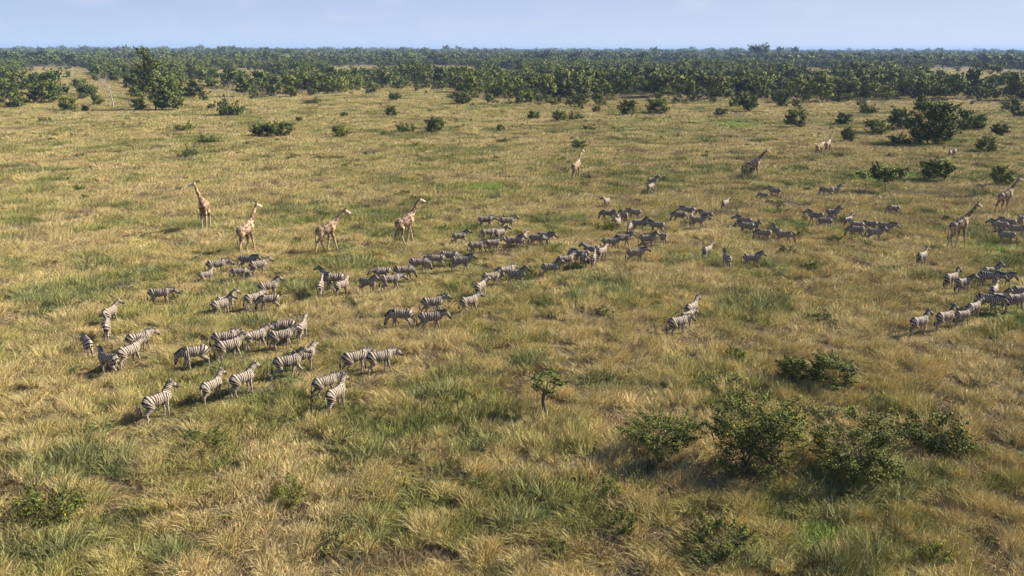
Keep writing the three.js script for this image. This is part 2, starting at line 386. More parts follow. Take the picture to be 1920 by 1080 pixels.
// ------------------------------------------------------------------ the ground, one sheet to the horizon
const FRONT = [[-400, 192], [0, 196], [60, 188], [130, 182], [240, 190], [330, 192], [440, 196], [480, 186], [560, 178], [640, 176], [730, 165], [830, 170], [870, 184], [960, 194], [1080, 200], [1130, 196], [1200, 186], [1300, 186], [1400, 186], [1480, 192], [1560, 197], [1640, 192], [1720, 196], [1800, 187], [1920, 190], [2300, 190]];
const CLEARINGS = [[100, 145, 75, 19], [690, 136, 85, 13], [840, 135, 60, 12], [1835, 143, 110, 18], [1530, 139, 50, 13], [455, 147, 60, 16], [60, 166, 60, 10], [140, 170, 60, 9], [380, 168, 46, 9], [1240, 121, 34, 6], [1330, 120, 30, 6], [940, 139, 40, 9]];
function frontRow(px) { for (let i = 1; i < FRONT.length; i++) if (px < FRONT[i][0]) { const [a, b] = FRONT[i - 1], [c, d] = FRONT[i]; return mix(b, d, clamp((px - a) / (c - a))); } return 190; }
function woodland(x, z) {       // how thick the trees stand there, 0 to 1
  const [px, py] = project(x, z);
  const row = frontRow(px) + noiseB(x * 0.02, z * 0.02) * 4;
  if (py > row) return Math.abs(px - 213) < 26 || Math.abs(px - 431) < 26 ? 0 : py < row + 7 ? 0.22 : py < row + (px > 1450 ? 26 : 14) ? 0.12 : 0;
  if (Math.abs(px - 213) < 30 && py > 160 || Math.abs(px - 431) < 24 && py > 178) return 0;
  for (const [cx, cy, rx, ry] of CLEARINGS) { const q = Math.pow(Math.abs((px - cx) / rx), 3) + Math.pow(Math.abs((py - cy) / ry), 3); if (q < 1 + noiseC(x * 0.02, z * 0.01) * 0.5) return 0.035; }
  let d = 1;
  if (px < 470 && py > 150) d = 0.42 + 0.4 * noiseA(x * 0.03, z * 0.03);
  if (px > 470 && py > row - 9) d = 0.6;
  d *= 1 - 0.75 * smooth(0.45, 0.75, noiseD(x * 0.006, z * 0.004));
  return clamp(d);
}
{
  const radii = [0]; for (let r = 6; r < 16000; r *= r < 60 ? 1.06 : r < 500 ? 1.05 : 1.12) radii.push(r);
  const seg = 300, b = { p: [], c: [], u: [], i: [] };
  for (const r of radii) for (let s = 0; s <= seg; s++) {
    const t = s / seg * Math.PI * 2, x = Math.sin(t) * r, z = -Math.cos(t) * r;
    b.p.push(x, height(x, z), z); b.u.push(x / 5, z / 5);
    const n = noiseA(x * 0.015, z * 0.015) * 0.5 + noiseB(x * 0.09, z * 0.09) * 0.5;
    const c = mix3([0.20, 0.15, 0.082], [0.155, 0.13, 0.062], clamp(0.5 + n));
    b.c.push(...c);
  }
  for (let k = 0; k < radii.length - 1; k++) for (let s = 0; s < seg; s++) { const a = k * (seg + 1) + s, d = a + seg + 1; b.i.push(a, a + 1, d, a + 1, d + 1, d); }
  const g = new THREE.BufferGeometry();
  g.setAttribute('position', new THREE.Float32BufferAttribute(b.p, 3)); g.setAttribute('color', new THREE.Float32BufferAttribute(b.c, 3)); g.setAttribute('uv', new THREE.Float32BufferAttribute(b.u, 2));
  g.setIndex(b.i); g.computeVertexNormals();
  // litter and soil crumbs
  const S = 512, data = new Uint8Array(S * S * 4), R = rng(5), f = new Float32Array(S * S).fill(0.72);
  for (let k = 0; k < 9000; k++) {   // short straws lying every way
    let x = R() * S, y = R() * S; const a = R() * Math.PI, v = 0.5 + R() * 0.5, L = 4 + R() * 18;
    for (let q = 0; q < L; q++) { f[((y | 0) & (S - 1)) * S + ((x | 0) & (S - 1))] = v; x += Math.cos(a); y += Math.sin(a); }
  }
  for (let k = 0; k < S * S; k++) { const v = clamp(f[k] * (0.85 + 0.3 * R())) * 255; data[k * 4] = v; data[k * 4 + 1] = v * 0.97; data[k * 4 + 2] = v * 0.92; data[k * 4 + 3] = 255; }
  const map = new THREE.DataTexture(data, S, S); map.colorSpace = THREE.SRGBColorSpace; map.wrapS = map.wrapT = THREE.RepeatWrapping; map.magFilter = THREE.LinearFilter; map.minFilter = THREE.LinearMipmapLinearFilter; map.generateMipmaps = true; map.needsUpdate = true;
  const m = shadows(new THREE.Mesh(g, new THREE.MeshStandardMaterial({ vertexColors: true, map, roughness: 1 })));
  m.name = 'ground'; tag(m, 'flat savanna ground under the grass, out to the horizon', 'ground', null, 'structure'); scene.add(m);
}

// ------------------------------------------------------------------ animals: one continuous skin from a field of tapered limbs
function skin(bones, cell) {
  let lo = [9, 9, 9], hi = [-9, -9, -9];
  for (const b of bones) for (const [q, r] of [[b.a, b.r0], [b.b, b.r1]]) for (let k = 0; k < 3; k++) { lo[k] = Math.min(lo[k], q[k] - r - 0.06); hi[k] = Math.max(hi[k], q[k] + r + 0.06); }
  const nx = Math.ceil((hi[0] - lo[0]) / cell) + 1, ny = Math.ceil((hi[1] - lo[1]) / cell) + 1, nz = Math.ceil((hi[2] - lo[2]) / cell) + 1;
  const F = new Float32Array(nx * ny * nz).fill(9);
  for (const b of bones) {
    const ax = b.a[0], ay = b.a[1], az = b.a[2], ex = b.b[0] - ax, ey = b.b[1] - ay, w = b.w || 1, ez = (b.b[2] - az) / w, L = ex * ex + ey * ey + ez * ez || 1e-9, k = b.k, R = Math.max(b.r0, b.r1) + 0.14;
    const box = [0, 1, 2].map((d) => [Math.max(0, Math.floor((Math.min(b.a[d], b.b[d]) - R - lo[d]) / cell)), Math.min([nx, ny, nz][d] - 1, Math.ceil((Math.max(b.a[d], b.b[d]) + R - lo[d]) / cell))]);
    for (let z = box[2][0]; z <= box[2][1]; z++) for (let y = box[1][0]; y <= box[1][1]; y++) for (let x = box[0][0]; x <= box[0][1]; x++) {
      const dx = lo[0] + x * cell - ax, dy = lo[1] + y * cell - ay, dz = (lo[2] + z * cell - az) / w;
      let t = (dx * ex + dy * ey + dz * ez) / L; t = t < 0 ? 0 : t > 1 ? 1 : t;
      const qx = dx - ex * t, qy = dy - ey * t, qz = dz - ez * t;
      const d = Math.sqrt(qx * qx + qy * qy + qz * qz) - (b.r0 + (b.r1 - b.r0) * t);
      const at = (z * ny + y) * nx + x, o = F[at], h = Math.max(k - Math.abs(o - d), 0) / k;
      F[at] = Math.min(o, d) - h * h * k * 0.25;
    }
  }
  const id = new Int32Array(nx * ny * nz).fill(-1), P = [], I = [];
  const cornersOf = [0, 1, nx, nx + 1, nx * ny, nx * ny + 1, nx * ny + nx, nx * ny + nx + 1];
  const E = [[0, 1], [2, 3], [4, 5], [6, 7], [0, 2], [1, 3], [4, 6], [5, 7], [0, 4], [1, 5], [2, 6], [3, 7]];
  for (let z = 0; z < nz - 1; z++) for (let y = 0; y < ny - 1; y++) for (let x = 0; x < nx - 1; x++) {
    const at = (z * ny + y) * nx + x; let m = 0;
    for (let k = 0; k < 8; k++) if (F[at + cornersOf[k]] < 0) m |= 1 << k;
    if (m === 0 || m === 255) continue;
    let sx = 0, sy = 0, sz = 0, n = 0;
    for (const [a, b] of E) {
      if (((m >> a) & 1) === ((m >> b) & 1)) continue;
      const fa = F[at + cornersOf[a]], fb = F[at + cornersOf[b]], t = fa / (fa - fb);
      sx += mix(a & 1, b & 1, t); sy += mix((a >> 1) & 1, (b >> 1) & 1, t); sz += mix((a >> 2) & 1, (b >> 2) & 1, t); n++;
    }
    id[at] = P.length / 3; P.push(lo[0] + (x + sx / n) * cell, lo[1] + (y + sy / n) * cell, lo[2] + (z + sz / n) * cell);
  }
  const quad = (a, b, c, d, flip) => { if (flip) I.push(a, c, b, a, d, c); else I.push(a, b, c, a, c, d); };
  for (let z = 1; z < nz - 1; z++) for (let y = 1; y < ny - 1; y++) for (let x = 1; x < nx - 1; x++) {
    const at = (z * ny + y) * nx + x, s = F[at] < 0;
    if (s !== F[at + 1] < 0) quad(id[at], id[at - nx], id[at - nx - nx * ny], id[at - nx * ny], !s);
    if (s !== F[at + nx] < 0) quad(id[at], id[at - nx * ny], id[at - nx * ny - 1], id[at - 1], !s);
    if (s !== F[at + nx * ny] < 0) quad(id[at], id[at - 1], id[at - 1 - nx], id[at - nx], !s);
  }
  const g = new THREE.BufferGeometry();
  g.setAttribute('position', new THREE.Float32BufferAttribute(P, 3)); g.setIndex(I.filter((v) => v >= 0).length === I.length ? I : []); g.computeVertexNormals();
  return g;
}
function paint(g, bones, color) {
  const P = g.attributes.position, C = new Float32Array(P.count * 3);
  for (let v = 0; v < P.count; v++) {
    const p = [P.getX(v), P.getY(v), P.getZ(v)]; let best = 9, hit = null, ht = 0;
    for (const b of bones) {
      const e = [0, 1, 2].map((k) => b.b[k] - b.a[k]), q = [0, 1, 2].map((k) => p[k] - b.a[k]), L = e[0] ** 2 + e[1] ** 2 + e[2] ** 2 || 1e-9;
      const t = clamp((e[0] * q[0] + e[1] * q[1] + e[2] * q[2]) / L);
      const d = Math.hypot(q[0] - e[0] * t, q[1] - e[1] * t, q[2] - e[2] * t) - mix(b.r0, b.r1, t);
      if (d < best) { best = d; hit = b; ht = t; }
    }
    const c = color(p, hit, ht); C.set(c, v * 3);
  }
  g.setAttribute('color', new THREE.BufferAttribute(C, 3));
  return g;
}
const add3 = (a, b) => [a[0] + b[0], a[1] + b[1], a[2] + b[2]];
// neck and head, swung up by `rise`, turned by `yaw`
function neckAndHead(base, len, rise, yaw, headLen, headRise, headYaw) {
  const dir = (r, y) => [Math.cos(r) * Math.cos(y), Math.sin(r), -Math.cos(r) * Math.sin(y)];
  const poll = add3(base, dir(rise, yaw).map((v) => v * len));
  const hd = dir(headRise, yaw + headYaw), muzzle = add3(poll, hd.map((v) => v * headLen));
  return { poll, muzzle, hd, nd: dir(rise, yaw), side: [Math.sin(yaw + headYaw), 0, Math.cos(yaw + headYaw)] };
}
function leg(points, swing, bend) {   // points from the top joint down; swings about the top joint, the lower part folds back
  const [top] = points; const c = Math.cos(swing), s = Math.sin(swing);
  let out = points.map(([x, y, z]) => { const dx = x - top[0], dy = y - top[1]; return [top[0] + dx * c - dy * s, top[1] + dx * s + dy * c, z]; });
  if (bend) { const kn = out[2], cb = Math.cos(-bend), sb = Math.sin(-bend); out = out.map((q, i) => i < 3 ? q : [kn[0] + (q[0] - kn[0]) * cb - (q[1] - kn[1]) * sb, kn[1] + (q[0] - kn[0]) * sb + (q[1] - kn[1]) * cb, q[2]]); }
  const low = Math.min(...out.map((q) => q[1]));
  return { out, low };
}
const coat = new THREE.MeshStandardMaterial({ vertexColors: true, roughness: 0.75 });
const DARK = [0.016, 0.012, 0.010], PALE = [0.49, 0.395, 0.30], SHADE = [0.20, 0.145, 0.10], BUFF = [0.30, 0.24, 0.18];
const D = Math.PI / 180;
const ZPOSE = {   // neck rise, yaw, head rise, head yaw, leg swings and folds
  S: [44, 0, -35, 0, [4, -3, 6, -6], [0, 0, 0, 0]],
  A: [54, 4, -42, -14, [3, -5, -5, 7], [0, 0, 0, 0]],
  W: [24, 0, -36, 0, [14, -12, -10, 14], [0, 0, 0, 0]],
  L: [0, 3, -40, 6, [10, -9, -9, 11], [0, 0, 0, 0]],
  G: [-38, 0, -72, 0, [12, -6, 4, -6], [0, 0, 0, 0]],
  T: [40, 0, -28, -8, [34, -16, -20, 22], [75, 0, 20, 0]],
  S2: [36, 30, -30, 24, [-5, 6, -4, 8], [0, 0, 0, 0]],
  W2: [30, -6, -40, -10, [-16, 13, 15, -12], [0, 0, 0, 0]],
  L2: [10, -10, -50, 0, [-12, 12, 12, -14], [0, 0, 0, 0]],
  G2: [-30, 24, -76, 10, [-8, 14, -10, 6], [0, 0, 0, 0]],
  R: [44, -36, -28, -30, [3, -3, 6, -6], [0, 0, 0, 0]],
};
function zebraSkin(key) {
  const [rise, yaw, hr, hy, sw, fold] = ZPOSE[key];
  const B = [], bone = (a, b, r0, r1, kind, k = 0.06, w = 1) => B.push({ a, b, r0, r1, kind, k, w });
  bone([-0.50, 1.04, 0], [-0.05, 1.0, 0], 0.25, 0.272, 'torso', 0.1, 0.88);
  bone([-0.05, 1.0, 0], [0.42, 1.03, 0], 0.272, 0.25, 'torso', 0.1, 0.86);
  bone([-0.52, 1.15, 0], [-0.66, 1.02, 0], 0.17, 0.16, 'torso', 0.1, 0.95);
  bone([0.36, 1.2, 0], [0.2, 1.17, 0], 0.11, 0.1, 'torso', 0.12, 0.8);
  bone([0.46, 0.98, 0], [0.60, 0.96, 0], 0.2, 0.15, 'torso', 0.1, 0.85);
  const base = [0.46, 1.1, 0], N = neckAndHead(base, 0.58, rise * D, yaw * D, 0.40, hr * D, hy * D);
  const mid = add3(base, N.nd.map((v) => v * 0.3));
  bone(base, mid, 0.215, 0.145, 'neck', 0.1, 0.66); B[B.length - 1].from = 0;
  bone(mid, N.poll, 0.15, 0.105, 'neck', 0.06, 0.72); B[B.length - 1].from = 0.34;
  bone(N.poll, add3(N.poll, N.hd.map((v) => v * 0.2)), 0.115, 0.098, 'head', 0.05, 0.8);
  bone(add3(N.poll, N.hd.map((v) => v * 0.2)), N.muzzle, 0.095, 0.068, 'snout', 0.05, 0.85);
  bone(add3(N.poll, [N.hd[0] * 0.1, N.hd[1] * 0.1 - 0.06, N.hd[2] * 0.1]), add3(N.poll, [N.hd[0] * 0.26, N.hd[1] * 0.26 - 0.03, N.hd[2] * 0.26]), 0.07, 0.05, 'head', 0.04, 0.8);
  for (const s of [-1, 1]) {   // ears
    const up = [-N.hd[1] * 0.2 + N.nd[0] * 0.3, 0.9, 0], root = add3(N.poll, [N.side[0] * 0.07 * s, 0.06, N.side[2] * 0.07 * s]);
    const tip = add3(root, [up[0] * 0.15 + N.side[0] * 0.05 * s, up[1] * 0.16, N.side[2] * 0.05 * s]);
    const m = root.map((v, k) => (v + tip[k]) / 2);
    bone(root, m, 0.03, 0.042, 'ear', 0.02); bone(m, tip, 0.042, 0.014, 'eartip', 0.02);
  }
  let low = 9; const legs = [];
  [1, -1].forEach((s, i) => {
    const f = leg([[0.42, 0.92, 0.12 * s], [0.37, 0.68, 0.135 * s], [0.41, 0.40, 0.12 * s], [0.405, 0.11, 0.115 * s], [0.43, 0.035, 0.115 * s]], -sw[i] * D * -1, fold[i] * D);
    const h = leg([[-0.50, 0.98, 0.12 * s], [-0.37, 0.74, 0.15 * s], [-0.64, 0.47, 0.125 * s], [-0.585, 0.11, 0.12 * s], [-0.56, 0.035, 0.12 * s]], -sw[i + 2] * D * -1, fold[i + 2] * D);
    legs.push([f, 'fore'], [h, 'hind']); if (!fold[i]) low = Math.min(low, f.low); if (!fold[i + 2]) low = Math.min(low, h.low);
  });
  for (const [l, kind] of legs) {
    const q = l.out, R = kind === 'fore' ? [0.14, 0.085, 0.047, 0.034, 0.043] : [0.21, 0.13, 0.053, 0.036, 0.045];
    for (let k = 0; k < 4; k++) bone(q[k], q[k + 1], R[k], R[k + 1], k === 3 ? 'hoof' : k === 0 ? (kind === 'fore' ? 'shoulder' : 'haunch') : 'leg', k === 0 ? 0.1 : 0.04, k === 0 ? 0.7 : 1);
  }
  const g = skin(B, 0.0185);
  const stripe = (ph, duty = 0.5) => Math.sin(ph * Math.PI * 2) > (0.5 - duty) * 2 ? DARK : PALE;
  paint(g, B, (p, b, t) => {
    const wob = noiseB(p[0] * 2.2 + p[2] * 0.7, p[1] * 2.2) * 0.16 + noiseC(p[0] * 6, p[1] * 6 + p[2] * 3) * 0.06;
    if (b.kind === 'torso' || b.kind === 'shoulder' || b.kind === 'haunch') {
      const q = [p[0] + 0.1, p[1] - 0.60];
      if (p[1] < 0.74 && Math.abs(p[0]) < 0.38 && b.kind === 'torso') return PALE;
      if (Math.abs(p[2]) < 0.035 && p[1] > 1.1) return DARK;
      let ph = q[0] > 0 ? q[0] / 0.112 : -Math.atan2(-q[0], Math.max(0.02, q[1])) * 0.52 / 0.128;
      if (q[0] < 0 && q[1] < 0.02) ph = -(Math.PI / 2 * 0.52 - q[1] + 0.02) / 0.128;
      { const w = Math.sin((ph + wob) * Math.PI * 2); return w > -0.16 ? DARK : w < -0.955 && p[0] < 0.3 ? SHADE : PALE; }
    }
    if (b.kind === 'neck') return stripe((b.from + t * (b.from ? 0.32 : 0.34)) / 0.095 + wob + p[1] * 0.4, 0.58);
    if (b.kind === 'head') return stripe((p[1] * 1.4 + Math.abs(p[2]) * 5 + p[0]) / 0.075 + wob, 0.66);
    if (b.kind === 'snout') return t > 0.35 ? DARK : stripe((Math.abs(p[2]) * 4 + p[1]) / 0.06, 0.6);
    if (b.kind === 'ear') return PALE; if (b.kind === 'eartip' || b.kind === 'hoof') return DARK;
    return stripe(p[1] / 0.075 + wob, p[1] > 0.5 ? 0.48 : 0.4);
  });
  // mane: an upright crest from the poll to the withers
  const M = new Build(), seg = 18;
  const crest = new THREE.Vector3(-N.nd[1], N.nd[0] * Math.cos(yaw * D) + Math.abs(N.nd[2]) * 0.5, 0).normalize(); if (crest.y < 0) crest.negate();
  const ring = [];
  for (let k = 0; k <= seg; k++) {
    const t = k / seg, at = add3([0.30, 1.28, 0], [0, 0, 0]);
    const ax = add3(base, N.nd.map((v) => v * 0.58 * (t * 1.06)));
    const rad = t < 0.5 ? mix(0.215, 0.15, t * 2) : mix(0.15, 0.112, t * 2 - 1);
    let b0 = [ax[0] + crest.x * (rad - 0.02), ax[1] + crest.y * (rad - 0.02), ax[2] + crest.z * (rad - 0.02)];
    const blend = smooth(0.3, 0, t); b0 = mix3(b0, at, blend * 0.85);
    const hgt = 0.115 * smooth(0, 0.2, t) + 0.03 + (k % 2) * 0.008;
    const top = [b0[0] + crest.x * hgt, b0[1] + crest.y * hgt, b0[2]];
    const col = Math.sin(t * 0.66 / 0.1 * Math.PI * 2) > -0.6 ? DARK : [0.36, 0.30, 0.23];
    ring.push([M.vert(b0[0], b0[1], b0[2] - 0.034, col), M.vert(top[0], top[1], top[2], DARK), M.vert(b0[0], b0[1], b0[2] + 0.034, col)]);
    if (k) { const a = ring[k - 1], c = ring[k]; M.i.push(a[0], c[0], a[1], a[1], c[0], c[1], a[1], c[1], a[2], a[2], c[1], c[2]); }
  }
  const T = new Build();
  T.tube([[-0.76, 1.13, 0], [-0.86, 1.02, 0.01], [-0.89, 0.82, 0.02], [-0.885, 0.66, 0.02], [-0.88, 0.55, 0.02], [-0.87, 0.42, 0.02]], [0.04, 0.032, 0.026, 0.045, 0.05, 0.01], (k) => k < 3 ? (k % 2 ? PALE : BUFF) : DARK, 6);
  return { body: g, mane: M.geometry(true), tail: T.geometry(), low };
}
function standing(name, key, skins, material) {
  const o = new THREE.Group();
  part('body', skins.body, material, o); part('mane', skins.mane, material, o); part('tail', skins.tail, material, o);
  for (const c of o.children) c.position.y = -skins.low + 0.005;
  return o;
}
const zebraKinds = {};
for (const k of Object.keys(ZPOSE)) zebraKinds[k] = standing('zebra', k, zebraSkin(k), coat);
ZEBRAS.forEach(([, , turn, pose, size, label], i) => {
  if ('SWLG'.includes(pose) && (i * 7 + 3) % 5 < 2) pose += '2';
  const o = zebraKinds[pose].clone(), s = animalSpots[i]; o.name = numbered('zebra');
  o.position.set(s.x, height(s.x, s.z), s.z); o.rotation.y = s.turn; o.scale.set(size * 0.82, size * 0.87, size * 0.73);
  if (i % 2 && !'RAT'.includes(pose)) o.scale.z *= -1;
  if (i % 3 === 1) o.children[2].rotation.x = 0.16 * (i % 2 ? 1 : -1);
  scene.add(tag(o, label, 'zebra', 'zebras spread across the grassland'));
});

const GPOSE = { up: [64, -26, -18, -45, [3, -3, 4, -4]], steep: [57, 0, -22, -10, [8, -10, -8, 10]], fore: [46, 0, -24, 0, [12, -12, -14, 14]], low: [36, 0, -26, 0, [14, -12, -16, 16]], fore2: [50, 4, -20, -8, [-13, 12, 16, -12]], drop: [8, 20, -45, 0, [4, -4, 4, -6]] };
const R3 = rng(77), worleyPts = []; for (let k = 0; k < 900; k++) worleyPts.push([R3() * 4.4 - 1.6, R3() * 4.6, R3() * 1.2 - 0.6]);
function giraffeSkin(key) {
  const [rise, yaw, hr, hy, sw] = GPOSE[key];
  const B = [], bone = (a, b, r0, r1, kind, k = 0.1, w = 1) => B.push({ a, b, r0, r1, kind, k, w });
  bone([-0.56, 2.02, 0], [0.0, 2.1, 0], 0.37, 0.42, 'torso', 0.16, 0.82);
  bone([0.0, 2.1, 0], [0.52, 2.26, 0], 0.42, 0.43, 'torso', 0.16, 0.82);
  bone([0.42, 2.62, 0], [0.12, 2.42, 0], 0.17, 0.2, 'torso', 0.18, 0.8);
  bone([-0.58, 2.14, 0], [-0.74, 2.0, 0], 0.24, 0.2, 'torso', 0.14, 0.9);
  const base = [0.62, 2.45, 0], N = neckAndHead(base, 1.75, rise * D, yaw * D, 0.52, hr * D, hy * D);
  const mid = add3(base, N.nd.map((v) => v * 0.7));
  bone(base, mid, 0.34, 0.19, 'neck', 0.2, 0.66); bone(mid, N.poll, 0.19, 0.12, 'neck', 0.08, 0.75);
  bone(N.poll, add3(N.poll, N.hd.map((v) => v * 0.25)), 0.145, 0.115, 'head', 0.06, 0.8);
  bone(add3(N.poll, N.hd.map((v) => v * 0.25)), N.muzzle, 0.11, 0.075, 'snout', 0.06, 0.85);
  for (const s of [-1, 1]) {
    const root = add3(N.poll, [N.side[0] * 0.06 * s, 0.1, N.side[2] * 0.06 * s]);
    bone(root, add3(root, [-0.06, 0.19, 0]), 0.036, 0.036, 'horn', 0.03);
    const er = add3(N.poll, [N.side[0] * 0.1 * s - 0.03, 0.06, N.side[2] * 0.1 * s]);
    bone(er, add3(er, [-0.05 + N.side[0] * 0.14 * s, 0.05, N.side[2] * 0.17 * s]), 0.04, 0.022, 'ear', 0.03);
  }
  let low = 9; const legs = [];
  [1, -1].forEach((s, i) => {
    legs.push([leg([[0.52, 2.1, 0.17 * s], [0.47, 1.55, 0.2 * s], [0.53, 0.95, 0.18 * s], [0.52, 0.2, 0.17 * s], [0.55, 0.06, 0.17 * s]], sw[i] * D, 0), 'fore']);
    legs.push([leg([[-0.54, 1.98, 0.17 * s], [-0.42, 1.5, 0.21 * s], [-0.7, 0.95, 0.18 * s], [-0.62, 0.2, 0.17 * s], [-0.59, 0.06, 0.17 * s]], sw[i + 2] * D, 0), 'hind']);
  });
  for (const [l, kind] of legs) {
    low = Math.min(low, l.low - 0.03);
    const q = l.out, R = kind === 'fore' ? [0.24, 0.14, 0.082, 0.06, 0.075] : [0.3, 0.18, 0.088, 0.06, 0.075];
    for (let k = 0; k < 4; k++) bone(q[k], q[k + 1], R[k], R[k + 1], k === 3 ? 'hoof' : 'leg', k === 0 ? 0.14 : 0.06, k === 0 ? 0.72 : 1);
  }
  const g = skin(B, 0.032);
  const CREAM = [0.44, 0.325, 0.19], BROWN = [0.115, 0.06, 0.03], BROWN2 = [0.155, 0.08, 0.04];
  paint(g, B, (p, b) => {
    if (b.kind === 'hoof') return [0.08, 0.06, 0.045]; if (b.kind === 'horn') return [0.06, 0.04, 0.03];
    if (b.kind === 'snout') return [0.62, 0.55, 0.46]; if (b.kind === 'head' || b.kind === 'ear') return CREAM;
    if (p[1] < 1.05) return CREAM;
    if (b.kind === 'torso' && p[1] < 1.78) return CREAM;
    let f1 = 99, f2 = 99, who = 0; const k = b.kind === 'neck' ? 1.25 : 1;
    for (let i = 0; i < worleyPts.length; i++) { const q = worleyPts[i], d = Math.hypot(p[0] - q[0], p[1] - q[1], (p[2] - q[2]) * 0.7) * k; if (d < f1) { f2 = f1; f1 = d; who = i; } else if (d < f2) f2 = d; }
    return f2 - f1 > 0.03 ? (who % 3 ? BROWN : BROWN2) : CREAM;
  });
  const M = new Build(), seg = 26, crest = [-N.nd[1], Math.hypot(N.nd[0], N.nd[2]), 0], ring = [];
  for (let k = 0; k <= seg; k++) {
    const t = k / seg, ax = add3(base, N.nd.map((v) => v * 1.75 * t)), rad = (t < 0.4 ? mix(0.34, 0.19, t / 0.4) : mix(0.19, 0.125, (t - 0.4) / 0.6)) - 0.02, hgt = 0.075 + (k % 2) * 0.01, c = [0.13, 0.065, 0.03];
    const b0 = [ax[0] + crest[0] * rad, ax[1] + crest[1] * rad, ax[2]], tp = [b0[0] + crest[0] * hgt, b0[1] + crest[1] * hgt, b0[2]];
    ring.push([M.vert(b0[0], b0[1], b0[2] - 0.025, c), M.vert(tp[0], tp[1], tp[2], c), M.vert(b0[0], b0[1], b0[2] + 0.025, c)]);
    if (k) { const a = ring[k - 1], e = ring[k]; M.i.push(a[0], e[0], a[1], a[1], e[0], e[1], a[1], e[1], a[2], a[2], e[1], e[2]); }
  }
  const T = new Build();
  T.tube([[-0.84, 2.12, 0], [-0.97, 1.98, 0], [-1.0, 1.6, 0.01], [-1.0, 1.3, 0.02], [-1.0, 1.12, 0.02], [-0.98, 0.9, 0.02]], [0.055, 0.04, 0.028, 0.03, 0.06, 0.012], (k) => k < 3 ? CREAM : [0.03, 0.022, 0.018], 6);
  return { body: g, mane: M.geometry(true), tail: T.geometry(), low };
}
const giraffeKinds = {};
GIRAFFES.forEach(([, , turn, pose, size, label], i) => {
  giraffeKinds[pose] ||= standing('giraffe', pose, giraffeSkin(pose), coat);
  const o = giraffeKinds[pose].clone(), s = animalSpots[ZEBRAS.length + i]; o.name = numbered('giraffe');
  o.position.set(s.x, height(s.x, s.z), s.z); o.rotation.y = s.turn; o.scale.set(size * 0.92, size * (0.97 + 0.02 * (i % 4)), size * 0.84);
  scene.add(tag(o, label, 'giraffe', 'giraffes walking among the zebras'));
});
console.log('animals done');

// ------------------------------------------------------------------ trees and bushes
const bark = new THREE.MeshStandardMaterial({ vertexColors: true, roughness: 0.95 });
const leafMat = (r, g, b) => new THREE.MeshPhysicalMaterial({ vertexColors: true, color: new THREE.Color(r, g, b), roughness: 0.75, specularIntensity: 0.25, side: THREE.DoubleSide });
const LEAF = [leafMat(0.108, 0.130, 0.032), leafMat(0.175, 0.19, 0.042), leafMat(0.14, 0.15, 0.054)];
const DENSE_LEAF = leafMat(0.100, 0.116, 0.027);
const FOREST_LEAF = leafMat(1, 1, 1);
